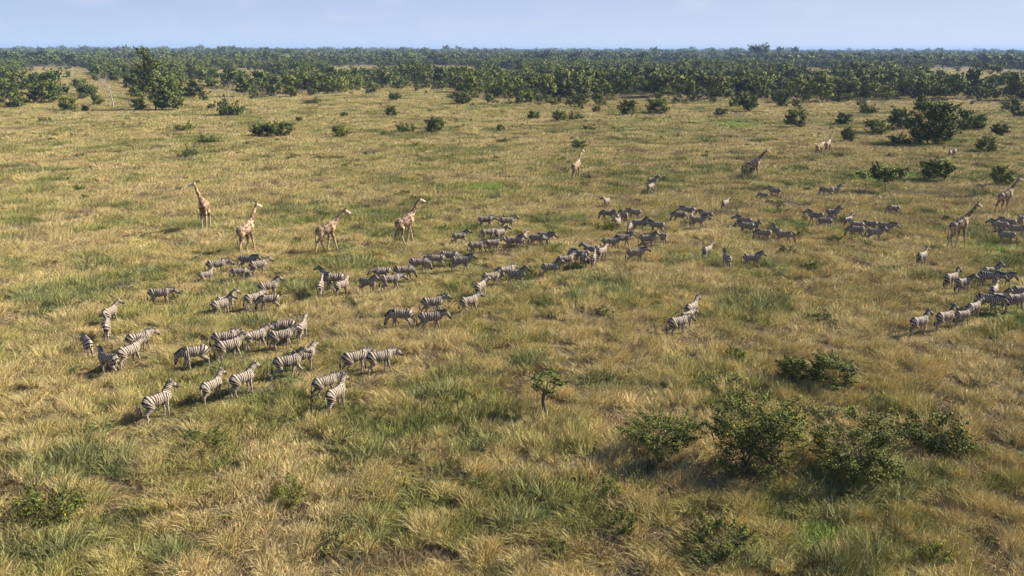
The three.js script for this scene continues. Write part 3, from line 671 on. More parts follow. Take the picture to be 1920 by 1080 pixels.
// a crown is a set of uneven clumps of leaf-sized faces on limbs that grow out of the trunk
function growTree({ seed, h, r, base = 0.2, clumps = 16, leaves = 2400, leaf = 0.09, flat = 1, stems = 3, shape = 'round', trunkR = 0.06, warm = 0, lean = 0 }) {
  const R = rng(seed), gauss = () => (R() + R() + R() - 1.5) / 1.0;
  const cl = [], uneven = Array.from({ length: 9 }, () => R());
  for (let k = 0; k < clumps; k++) {
    const a = (k + R() * 0.8) / clumps * Math.PI * 2 * 2.4, q = Math.sqrt(R());
    let y = base + (1 - base) * (0.12 + 0.82 * R()), rad = r * (0.25 + 0.6 * q);
    if (shape === 'round') rad *= Math.sqrt(Math.max(0.15, 1 - ((y - base) / (1 - base) * 1.5 - 0.6) ** 2));
    if (shape === 'umbrella') { y = 0.62 + 0.3 * R() * (1 - 0.4 * q); rad = r * (0.2 + 0.75 * q); }
    if (shape === 'tall') rad *= 0.7 + 0.35 * Math.sin(y * 3.1);
    rad *= 0.62 + 0.62 * uneven[Math.floor(a * 9 / 6.2832) % 9];
    if (shape === 'low') { rad = r * (0.15 + 0.8 * q); y *= 0.55 + 0.45 * (1 - q) + 0.2 * R(); }
    if (shape === 'ragged') { rad = r * (0.15 + 0.75 * R()) * (1.15 - y * 0.85); }
    cl.push({ x: Math.cos(a) * rad + lean * y * h, y: y * h, z: Math.sin(a) * rad, s: r * (shape === 'umbrella' ? 0.24 : 0.22) * (0.7 + 0.8 * R()) * (shape === 'ragged' ? 0.8 : 1), tone: 0.72 + 0.55 * R(), up: R() * 1.6 - 0.3 });
  }
  const T = new Build(), wood = () => { const v = 0.75 + 0.5 * R(); return [0.13 * v, 0.105 * v, 0.08 * v]; };
  const fork = shape === 'umbrella' ? 0.42 : shape === 'ragged' ? 0.3 : 0.16;
  const forks = [];
  for (let s = 0; s < stems; s++) {
    const a = s / stems * 6.28 + R(), o = stems > 1 ? r * 0.12 : 0, e = r * (stems > 1 ? 0.28 : 0.06), c = wood();
    const p = [[Math.cos(a) * o, -0.06, Math.sin(a) * o], [Math.cos(a) * (o + e * 0.4) + R() * 0.05 * r, fork * h * 0.5, Math.sin(a) * (o + e * 0.4)], [Math.cos(a) * (o + e) + lean * fork * h, fork * h, Math.sin(a) * (o + e)]];
    T.tube(p, [trunkR * h * 0.5, trunkR * h * 0.36, trunkR * h * 0.28], c); forks.push(p[2]);
  }
  for (const c of cl) {
    const f = forks[Math.floor(R() * forks.length)], m = [mix(f[0], c.x, 0.5) + gauss() * 0.1 * r, mix(f[1], c.y, 0.62), mix(f[2], c.z, 0.5) + gauss() * 0.1 * r];
    T.tube([f, m, [c.x, c.y, c.z]], [trunkR * h * 0.22, trunkR * h * 0.13, trunkR * h * 0.04], wood(), 4);
  }
  const L = new Build(), per = Math.floor(leaves / clumps), v = new THREE.Vector3(), t1 = new THREE.Vector3(), t2 = new THREE.Vector3();
  for (const c of cl) for (let k = 0; k < per; k++) {
    v.set(gauss(), gauss(), gauss()).normalize();
    const rr = c.s * Math.pow(R(), 0.45) * (1 + 0.35 * gauss()) * (R() < 0.18 ? 1.7 : 1);
    let x = c.x + v.x * rr * 1.1, y = c.y + v.y * rr * 0.8 * flat, z = c.z + v.z * rr * 1.1;
    if (k % 3 === 0) { const t = (R() * 1.9 - 0.2) * c.s, q = c.s * 0.16, o = Math.hypot(c.x, c.z) || 1; x = c.x + c.x / o * t * 0.8 + gauss() * q; z = c.z + c.z / o * t * 0.8 + gauss() * q; y = c.y + t * (0.2 + 0.5 * c.up) + gauss() * q; }   // shoots
    if (y < 0.03) continue;
    v.x += gauss() * 0.9; v.y += 0.5 + gauss() * 0.9; v.z += gauss() * 0.9; v.normalize();
    t1.set(gauss(), gauss() * 0.7, gauss()).cross(v).normalize(); t2.crossVectors(v, t1);
    const a = leaf * (0.6 + 0.8 * R()), b = a * (0.42 + 0.25 * R()), tone = c.tone * (0.55 + 0.9 * R());
    let col = [tone, tone * (0.94 + 0.1 * R()), tone * (0.75 + 0.4 * R())]; if (R() < warm) col = [tone * 3.2, tone * 1.9, tone * 0.7];
    const q = new THREE.Vector3(v.x * 0.8 + (x - c.x) / c.s * 0.5, v.y * 0.8 + (y - c.y) / c.s * 0.5 + 0.35, v.z * 0.8 + (z - c.z) / c.s * 0.5).normalize(), n = [q.x, q.y, q.z];
    const i0 = L.vert(x - t1.x * a, y - t1.y * a, z - t1.z * a, col, ...n), i1 = L.vert(x + t2.x * b, y + t2.y * b, z + t2.z * b, col, ...n);
    const i2 = L.vert(x + t1.x * a, y + t1.y * a, z + t1.z * a, col, ...n), i3 = L.vert(x - t2.x * b, y - t2.y * b, z - t2.z * b, col, ...n);
    L.i.push(i0, i2, i1, i0, i3, i2);
  }
  const g = L.geometry(); g.computeBoundingBox();
  return { trunk: T.geometry(), crown: g, h: g.boundingBox.max.y, w: Math.max(g.boundingBox.max.x - g.boundingBox.min.x, g.boundingBox.max.z - g.boundingBox.min.z) * 0.92 };
}
const SHAPES = {};
const near = (o) => growTree({ leaves: 9000, clumps: 40, leaf: 0.046, trunkR: 0.03, ...o }), far = (o) => growTree({ leaves: 3600, clumps: 30, leaf: 0.15, ...o });
SHAPES.near = {
  spread: [near({ seed: 101, h: 2.4, r: 1.6, base: 0.25, shape: 'umbrella', stems: 2, warm: 0.004, leaves: 11000, clumps: 44 })],
  tall: [near({ seed: 102, h: 3.4, r: 1.7, base: 0.18, shape: 'tall', stems: 4, clumps: 52, warm: 0.004, leaves: 15000 }), near({ seed: 103, h: 3.2, r: 1.8, base: 0.1, shape: 'tall', stems: 4, clumps: 52, warm: 0.01, leaves: 15000 })],
  round: [near({ seed: 104, h: 1.6, r: 1.0, base: 0.05, leaves: 6500 }), near({ seed: 105, h: 1.7, r: 1.05, base: 0.05, leaves: 6500 })],
  low: [near({ seed: 106, h: 0.9, r: 0.9, base: 0.05, shape: 'low', leaves: 5200, leaf: 0.032, warm: 0.012 }), near({ seed: 107, h: 0.9, r: 0.9, base: 0.05, shape: 'low', leaves: 4800, leaf: 0.034, warm: 0.02 }), near({ seed: 108, h: 1.0, r: 0.8, base: 0.05, shape: 'low', leaves: 5000, leaf: 0.032 })],
};
SHAPES.far = {
  round: [1, 2, 3, 4].map((k) => far({ seed: 200 + k, h: 3.2, r: 2.1, base: 0.06, stems: 3, trunkR: 0.04 })),
  low: [1, 2].map((k) => far({ seed: 210 + k, h: 1.6, r: 2.0, base: 0.04, shape: 'low', stems: 3, trunkR: 0.06, leaves: 1500, leaf: 0.13 })),
  tree: [far({ seed: 221, h: 8, r: 4.2, base: 0.03, clumps: 64, leaves: 9000, leaf: 0.22, stems: 2, trunkR: 0.04 })],
  umbrella: [far({ seed: 231, h: 3.6, r: 2.5, shape: 'umbrella', stems: 1, trunkR: 0.06, clumps: 18, leaves: 3400, leaf: 0.14, lean: 0.06 })],
};
const BR = rng(909); let bushAt = 0;
function plant(name, shape, leafMaterial, label, category, group, x, z, sx, sy, turn, crownName = 'crown') {
  const o = new THREE.Group(); o.name = numbered(name);
  part('trunk', shape.trunk, bark, o); part(crownName, shape.crown, leafMaterial, o);
  o.position.set(x, height(x, z) - 0.02, z); o.scale.set(sx, sy, sx); o.rotation.y = turn;
  scene.add(tag(o, label, category, group)); return o;
}
const bushSpots = [];
for (const [px, py, w, h, kind, leaf, label] of BUSHES) {
  const g = ground(px, py), close = py > 560, set = (close ? SHAPES.near : SHAPES.far)[kind], s = set[bushAt++ % set.length];
  const el = Math.atan2(EYE, Math.hypot(g.x, g.z));
  const sx = w / g.s / s.w, sy = Math.max(0.3, (h / g.s - 0.25 * w / g.s * Math.sin(el)) / Math.cos(el)) / s.h;
  bushSpots.push([g.x, g.z, w / g.s * 0.35]);
  const isTree = ['tree', 'umbrella', 'spread'].includes(kind);
  plant(isTree ? 'small_tree' : kind === 'low' ? 'low_shrub' : 'bush', s, close && leaf === 0 ? DENSE_LEAF : LEAF[leaf], label, isTree ? 'tree' : kind === 'low' ? 'shrub' : 'bush', isTree ? null : 'bushes scattered over the plain', g.x, g.z, sx, sy, BR() * 6.28);
}
{ // the slim tree with a bare trunk in the middle of the foreground
  const g = ground(1020, 782), T = new Build(), c = () => { const v = 0.8 + BR() * 0.4; return [0.085 * v, 0.07 * v, 0.055 * v]; };
  T.tube([[0, -0.05, 0], [0.02, 0.3, 0.02], [-0.05, 0.7, 0], [0.0, 1.05, 0.02], [-0.02, 1.2, 0]], [0.14, 0.1, 0.08, 0.085, 0.05], c, 7);
  T.tube([[0.0, 1.0, 0], [0.2, 1.2, 0.05], [0.42, 1.32, 0.0], [0.5, 1.62, 0]], [0.06, 0.045, 0.035, 0.012], c, 5);
  T.tube([[-0.02, 1.1, 0], [-0.18, 1.3, -0.05], [-0.3, 1.6, -0.1]], [0.05, 0.035, 0.012], c, 5);
  T.tube([[-0.02, 0.95, 0], [-0.2, 1.1, 0.1]], [0.03, 0.01], c, 4);
  T.tube([[0.02, 1.15, 0], [0.1, 1.4, 0.1], [0.12, 1.7, 0.1]], [0.045, 0.03, 0.01], c, 5);
  const k = growTree({ seed: 55, h: 1, r: 0.55, base: 0.3, clumps: 16, leaves: 1500, leaf: 0.04, flat: 0.8 });
  const o = new THREE.Group(); o.name = numbered('slim_tree');
  part('trunk', T.geometry(), bark, o); const cr = part('crown', k.crown, LEAF[0], o); cr.position.set(0.1, 0.95, 0); cr.scale.set(1.75, 0.95, 1.5);
  o.position.set(g.x, height(g.x, g.z), g.z);
  scene.add(tag(o, 'slim small tree with a bare crooked trunk standing alone in the foreground grass', 'tree'));
}
function bareBranches(B, R, from, dir, len, rad, depth, col) {
  const pts = [from], rr = [rad]; let d = new THREE.Vector3(...dir).normalize(), p = new THREE.Vector3(...from);
  for (let k = 1; k <= 4; k++) { d.x += (R() - 0.5) * 0.3; d.y += (R() - 0.45) * 0.2; d.z += (R() - 0.5) * 0.3; d.normalize(); p = p.clone().addScaledVector(d, len / 4); pts.push([p.x, p.y, p.z]); rr.push(rad * (1 - k * 0.17)); }
  B.tube(pts, rr, col, depth > 1 ? 6 : 4);
  if (depth > 0) for (let k = 0; k < 3 + (R() < 0.5); k++) { const f = pts[2 + Math.floor(R() * 3)], a = R() * 6.28; bareBranches(B, R, f, [d.x + Math.cos(a) * 0.8, d.y * 0.8 + 0.25, d.z + Math.sin(a) * 0.8], len * (0.5 + R() * 0.3), rad * 0.5, depth - 1, col); }
}
function deadTree(name, label, px, py, hpx, opt) {
  const g = ground(px, py), B = new Build(), R = rng(opt.seed), h = hpx / g.s;
  bareBranches(B, R, [0, -0.1, 0], opt.dir || [-0.1, 1, 0], h * 0.62, h * (opt.thick || 0.017), opt.depth ?? 3, () => { const v = 0.8 + R() * 0.4; return opt.col.map((c) => c * v); });
  const o = new THREE.Group(); o.name = numbered(name); part('trunk', B.geometry(), bark, o);
  o.position.set(g.x, height(g.x, g.z), g.z); scene.add(tag(o, label, opt.cat || 'dead tree'));
}
deadTree('dead_tree', 'bare white dead tree standing at the edge of the plain, far left', 213, 203, 60, { seed: 3, thick: 0.024, col: [0.36, 0.325, 0.28], dir: [-0.08, 1, 0] });
deadTree('dead_tree', 'bare grey dead tree rising out of a dark bush, left', 431, 217, 66, { seed: 9, col: [0.27, 0.24, 0.20], dir: [0.0, 1, 0.1], thick: 0.022 });
deadTree('dead_tree', 'leafless purplish tree above the woodland, left of the tall ragged tree', 247, 152, 46, { seed: 12, col: [0.17, 0.13, 0.13], thick: 0.02 });
deadTree('dead_stump', 'pale broken dead stem standing behind the flat bush, left plain', 341, 228, 24, { seed: 21, col: [0.45, 0.40, 0.34], depth: 0, thick: 0.06, dir: [-0.05, 1, 0], cat: 'dead stem' });
deadTree('dead_stump', 'dead forked stump beside the distant pale giraffe', 1394, 336, 34, { seed: 24, col: [0.12, 0.10, 0.085], depth: 1, thick: 0.05, cat: 'stump' });
function deadwood(label, px, py, wpx, seed, col) {
  const g = ground(px, py), R = rng(seed), B = new Build(), w = wpx / g.s;
  for (let k = 0; k < 12; k++) { const a = R() * 6.28, L = w * (0.25 + R() * 0.4); bareBranches(B, R, [(R() - 0.5) * w * 0.5, 0.1 + R() * 0.3, (R() - 0.5) * w * 0.4], [Math.cos(a), 0.02 + R() * 0.22, Math.sin(a)], L * 0.8, 0.045, 1, () => { const v = 0.75 + R() * 0.5; return col.map((c) => c * v * 0.62); }); }
  const m = shadows(new THREE.Mesh(B.geometry(), bark)); m.name = numbered('deadwood'); m.position.set(g.x, height(g.x, g.z), g.z);
  scene.add(tag(m, label, 'deadwood'));
}
deadwood('heap of grey dead branches at the foot of a small bush, left plain', 356, 303, 30, 31, [0.26, 0.23, 0.20]);
deadwood('pale fallen branches right of a dark bush, left plain', 414, 268, 26, 32, [0.38, 0.34, 0.29]);
deadwood('grey brushwood in the grass above the lone dark zebra', 258, 543, 60, 33, [0.26, 0.22, 0.18]);
deadwood('fallen grey branches beneath the small spreading tree, right', 1705, 364, 70, 34, [0.28, 0.25, 0.22]);
deadwood('dark dead branch on the ground right of the low wide bush', 1808, 836, 54, 36, [0.13, 0.10, 0.08]);
deadwood('grey thorny brush below the far pair of zebras, upper right', 1500, 390, 46, 37, [0.25, 0.22, 0.18]);
// tall trees
{
  const t = growTree({ seed: 301, h: 16, r: 5.0, base: 0.12, shape: 'ragged', clumps: 46, leaves: 3600, leaf: 0.26, stems: 1, trunkR: 0.03, lean: -0.07 });
  const g = ground(292, 208); plant('tall_tree', t, LEAF[0], 'tall ragged tree with a sparse leaning top reaching the sky, left', 'tree', null, g.x, g.z, 0.95, 15.8 / t.h, 0);
  const u = growTree({ seed: 302, h: 20, r: 11, shape: 'umbrella', clumps: 22, leaves: 3500, leaf: 0.7, stems: 1, trunkR: 0.03 });
  const at = (d, px, top) => { const dir = (px - 960) / FPX; const dep = d * CP; return [dir * (dep + EYE * SP), -d, top]; };
  for (const [px, d, top, sc, label] of [[1420, 1050, 24.5, 0.95, 'flat topped tree standing above the horizon on the right'], [1295, 1250, 16.4, 0.9, 'broad treetop just breaking the horizon, left of the flat topped tree'], [543, 1300, 17.6, 0.8, 'small treetop breaking the horizon, left of centre'], [395, 1400, 16.8, 0.7, 'far treetop on the horizon right of the tall ragged tree']]) {
    const [x, z] = at(d, px); plant('horizon_tree', u, LEAF[0], label, 'tree', null, x, z, sc, top / u.h, px);
  }
  const s = growTree({ seed: 303, h: 11, r: 5.5, shape: 'umbrella', clumps: 18, leaves: 2600, leaf: 0.32, stems: 1, trunkR: 0.035, lean: 0.12 });
  const a = ground(1600, 158), b = ground(1858, 158);
  plant('woodland_tall_tree', s, LEAF[2], 'leaning grey green tree standing above the woodland, right', 'tree', null, a.x, a.z, 1, 1, 0.2);
  plant('woodland_tall_tree', s, LEAF[0], 'dark broad tree standing in front of the far clearing, right', 'tree', null, b.x, b.z, 1.15, 0.95, 2.2);
}
// the woodland: its nearest trees are things, the rest reads as one mass
const woodShapes = [1, 2, 3, 4, 5, 6].map((k) => growTree({ seed: 400 + k, h: 5.2, r: 3.0, base: k % 2 ? 0.08 : 0.2, clumps: 20 + 2 * k, leaves: 1700, leaf: 0.26, stems: 1 + k % 3, trunkR: 0.035, shape: ['round', 'round', 'tall', 'ragged', 'umbrella', 'low'][k - 1] }));
const farShapes = [1, 2, 3].map((k) => growTree({ seed: 420 + k, h: 5.5, r: 3.6, base: 0.1, clumps: 14, leaves: 450, leaf: 0.62, stems: 1, trunkR: 0.035 }));
const stand = [];
{
  const R = rng(71);
  const band = (r0, r1, step, wide, tall, shapes) => {
    for (let z = -r1; z < -r0 * 0.7; z += step) for (let x = z * 0.72; x < -z * 0.72; x += step) {
      const X = x + (R() - 0.5) * step * 0.95, Z = z + (R() - 0.5) * step * 0.95, d = Math.hypot(X, Z), q = R(), v = R(), t = R(), k = R(), tone = R();
      if (d < r0 || d >= r1) continue;
      if (q > woodland(X, Z)) continue;
      const lone = woodland(X, Z) <= 0.22 ? 0.55 : 1, size = lone * (0.42 + 1.05 * v * v + 0.15 * noiseA(X * 0.01, Z * 0.01));
      const tallOne = d > 1300 && tone > 0.965 ? 1.7 : 1;
      stand.push({ x: X, z: Z, d, sx: size * wide, sy: size * tall * tallOne * (0.85 + 0.3 * t), turn: k * 6.28, set: shapes, pick: Math.floor(tone * 97), tone });
    }
  };
  band(205, 850, 5.6, 1.0, 1.0, 'near'); band(850, 2200, 9.5, 1.5, 1.25, 'far'); band(2200, 5200, 17, 2.4, 1.5, 'far'); band(5200, 6800, 22, 3.0, 1.7, 'far');
  stand.sort((a, b) => a.d - b.d);
}
const woodTint = (s) => { const n = clamp(0.5 + 0.5 * noiseC(s.x * 0.008, s.z * 0.008) + (s.tone - 0.5) * 0.8); const c = mix3([0.084, 0.120, 0.034], [0.185, 0.205, 0.052], n); return new THREE.Color(...c); };
{
  const things = stand.filter((s) => s.set === 'near' && Math.abs(s.x / s.z) < 0.62).slice(0, 280), isThing = new Set(things);
  const MARKS = [[20, 'the broad left edge bush'], [88, 'the wide left tree'], [213, 'the bare white dead tree'], [292, 'the tall ragged tree'], [431, 'the bare grey dead tree'], [510, 'the dark double bush'], [584, 'the low forest foot bush'], [637, 'the lone mid green bush'], [735, 'the small round bush'], [817, 'the leafy lone bush'], [868, 'the jutting centre bush'], [940, 'the flat oval bush'], [1000, 'the oval centre bush'], [1065, 'the pair of bushes'], [1120, 'the thin grey bush'], [1178, 'the dark clump bush'], [1236, 'the bright clump bush'], [1350, 'the dome shaped bush'], [1401, 'the big round bush'], [1467, 'the forest backed bush'], [1491, 'the bush on bright grass'], [1580, 'the slim bush'], [1642, 'the bright thicket bush'], [1746, 'the largest thicket tree'], [1832, 'the far right bush'], [1908, 'the right edge bush']];
  for (const s of things) {
    const [px, py] = project(s.x, s.z), mark = MARKS.reduce((a, b) => Math.abs(b[0] - px) < Math.abs(a[0] - px) ? b : a), k = s.pick % 6;
    const form = ['rounded', 'domed', 'upright', 'ragged', 'flat topped', 'spreading'][k], size = s.sy > 1.05 ? 'large' : s.sy > 0.75 ? 'medium' : 'small', tone = s.tone > 0.6 ? 'bright green' : s.tone > 0.3 ? 'dark green' : 'grey green', row = s.d < 232 ? 'outer fringe' : s.d < 246 ? 'front row' : s.d < 256 ? 'second row' : 'third row';
    plant('woodland_tree', woodShapes[k], LEAF[s.tone > 0.6 ? 1 : s.tone > 0.3 ? 0 : 2], size + ' ' + tone + ' ' + form + ' tree, woodland ' + row + (px < mark[0] ? ', left of ' : ', right of ') + mark[1], 'tree', 'foremost trees of the woodland', s.x, s.z, s.sx, s.sy, s.turn);
  }
  const wood = new THREE.Group(); wood.name = 'woodland'; scene.add(tag(wood, 'dense green woodland stretching away to the horizon', 'woodland', null, 'stuff'));
  const M = new THREE.Matrix4(), Q = new THREE.Quaternion(), UPV = new THREE.Vector3(0, 1, 0);
  const fill = (list, shapes, nm) => shapes.forEach((sh, k) => {
    const mine = list.filter((s) => s.pick % shapes.length === k); if (!mine.length) return;
    for (const [g, mt, piece] of nm === 'near' ? [[sh.crown, FOREST_LEAF, 'crowns'], [sh.trunk, bark, 'trunks']] : [[sh.crown, FOREST_LEAF, 'crowns']]) {
      const im = shadows(new THREE.InstancedMesh(g, mt, mine.length)); im.name = 'woodland_' + piece; im.userData = { kind: 'stuff' };
      mine.forEach((s, i) => { M.compose(new THREE.Vector3(s.x, height(s.x, s.z), s.z), Q.setFromAxisAngle(UPV, s.turn), new THREE.Vector3(s.sx, s.sy, s.sx)); im.setMatrixAt(i, M); if (piece === 'crowns') im.setColorAt(i, woodTint(s)); });
      wood.add(im);
    }
  });
  fill(stand.filter((s) => s.set === 'near' && !isThing.has(s)), woodShapes, 'near');
  fill(stand.filter((s) => s.set === 'far'), farShapes, 'far');
  console.log('woodland', stand.length);
}

// ------------------------------------------------------------------ grass
const grassMat = new THREE.MeshPhysicalMaterial({ vertexColors: true, roughness: 0.8, specularIntensity: 0.25, side: THREE.DoubleSide });
function tuft({ seed, blades, h, spread, width, bow = 0.5, heads = 0, wind = 0.1, hues }) {
  const R = rng(seed), B = new Build();
  for (let k = 0; k < blades; k++) {
    const a = R() * 6.283, q = Math.sqrt(R()), rx = Math.cos(a) * q * spread * 0.55, rz = Math.sin(a) * q * spread * 0.55;
    const out = a + (R() - 0.5) * 1.6, L = h * (0.45 + 0.65 * R()), lean = (0.12 + bow * R() * (0.4 + q)), w = width * (0.6 + 0.8 * R());
    const hue = hues[Math.floor(R() * hues.length)], v = 0.82 + 0.36 * R(), col = hue.map((c) => c * v);
    const dx = Math.cos(out), dz = Math.sin(out), face = R() * 6.283, sx = Math.cos(face) * w, sz = Math.sin(face) * w;
    let prev = null; const seg = 3;
    for (let s = 0; s <= seg; s++) {
      const t = s / seg, off = lean * L * t * t * 1.3, x = rx + dx * off + wind * L * t * t, y = L * (t - 0.32 * lean * t * t) - 0.03, z = rz + dz * off, ww = s === seg ? 0.12 : 1 - t * 0.55;
      const n = [-Math.sin(face) * 0.75, 0.62, Math.cos(face) * 0.75];
      const i0 = B.vert(x - sx * ww, y, z - sz * ww, col, ...n), i1 = B.vert(x + sx * ww, y, z + sz * ww, col, ...n);
      if (prev) B.i.push(prev[0], prev[1], i0, prev[1], i1, i0); prev = [i0, i1];
      if (s === seg && R() < heads) {   // a seed head
        const hc = [col[0] * 1.15, col[1] * 1.0, col[2] * 0.95], hw = w * 1.1;
        const b0 = B.vert(x - hw, y - 0.07, z, hc, 0, 0.4, 1), b1 = B.vert(x + hw, y - 0.04, z, hc, 0, 0.4, 1), b2 = B.vert(x + dx * 0.03, y + 0.06, z, hc, 0, 0.4, 1), b3 = B.vert(x, y - 0.1, z + hw, hc, 1, 0.4, 0);
        B.i.push(b0, b1, b2, b0, b3, b2);
      }
    }
  }
  return B.geometry();
}
const one = [[1, 1, 1], [1.1, 1.05, 0.95], [0.86, 0.9, 0.82], [1.12, 1.0, 0.9], [0.75, 0.86, 0.7]];
const TUFTS = {
  dry: [1, 2, 3, 4].map((k) => tuft({ seed: 500 + k, blades: 112, h: 0.64, spread: 0.4, width: 0.0066, bow: 0.5, heads: 0.02, wind: 0.34 - 0.07 * k, hues: one })),
  mat: [1, 2].map((k) => tuft({ seed: 520 + k, blades: 80, h: 0.5, spread: 0.5, width: 0.008, bow: 1.25, wind: 0.2, hues: one })),
  green: [1, 2].map((k) => tuft({ seed: 530 + k, blades: 80, h: 0.55, spread: 0.34, width: 0.009, bow: 0.5, hues: one })),
  sage: [1, 2].map((k) => tuft({ seed: 540 + k, blades: 110, h: 0.8, spread: 0.5, width: 0.0085, bow: 0.5, hues: one })),
  wide: [1, 2, 3].map((k) => tuft({ seed: 550 + k, blades: 150, h: 0.58, spread: 1.05, width: 0.0105, bow: 0.7, heads: 0, wind: 0.1, hues: one })),
};
// greener places seen in the photograph: centre, half width and half height there, kind
const GREENS = [[905, 356, 62, 9, 'lush'], [1395, 233, 70, 7, 'lush'], [1640, 330, 50, 10, 'lush'], [75, 566, 90, 20, 'sage'], [160, 545, 40, 10, 'sage'], [185, 498, 55, 16, 'sage'], [30, 500, 26, 10, 'sage'], [200, 880, 60, 26, 'sage'], [1205, 905, 24, 22, 'sage'], [1130, 540, 45, 14, 'sage'], [985, 545, 26, 9, 'sage'], [310, 1055, 60, 22, 'sage'], [690, 860, 40, 20, 'sage'], [980, 690, 46, 16, 'sage'], [1550, 1000, 50, 24, 'lush'], [440, 545, 60, 14, 'sage'], [470, 610, 60, 12, 'sage'], [1290, 490, 60, 12, 'sage'], [1900, 590, 40, 16, 'lush'], [580, 545, 50, 12, 'sage'], [1380, 1055, 60, 22, 'sage'], [700, 1010, 50, 20, 'sage'], [900, 840, 50, 20, 'sage'], [110, 900, 60, 30, 'sage'], [60, 1060, 80, 20, 'sage'], [395, 410, 30, 8, 'sage'], [640, 470, 20, 10, 'sage'], [1130, 720, 60, 16, 'sage'], [760, 345, 40, 5, 'sage'], [1720, 330, 50, 8, 'lush'], [1850, 470, 60, 12, 'lush'], [520, 690, 40, 14, 'lush'], [1480, 420, 40, 8, 'lush']];
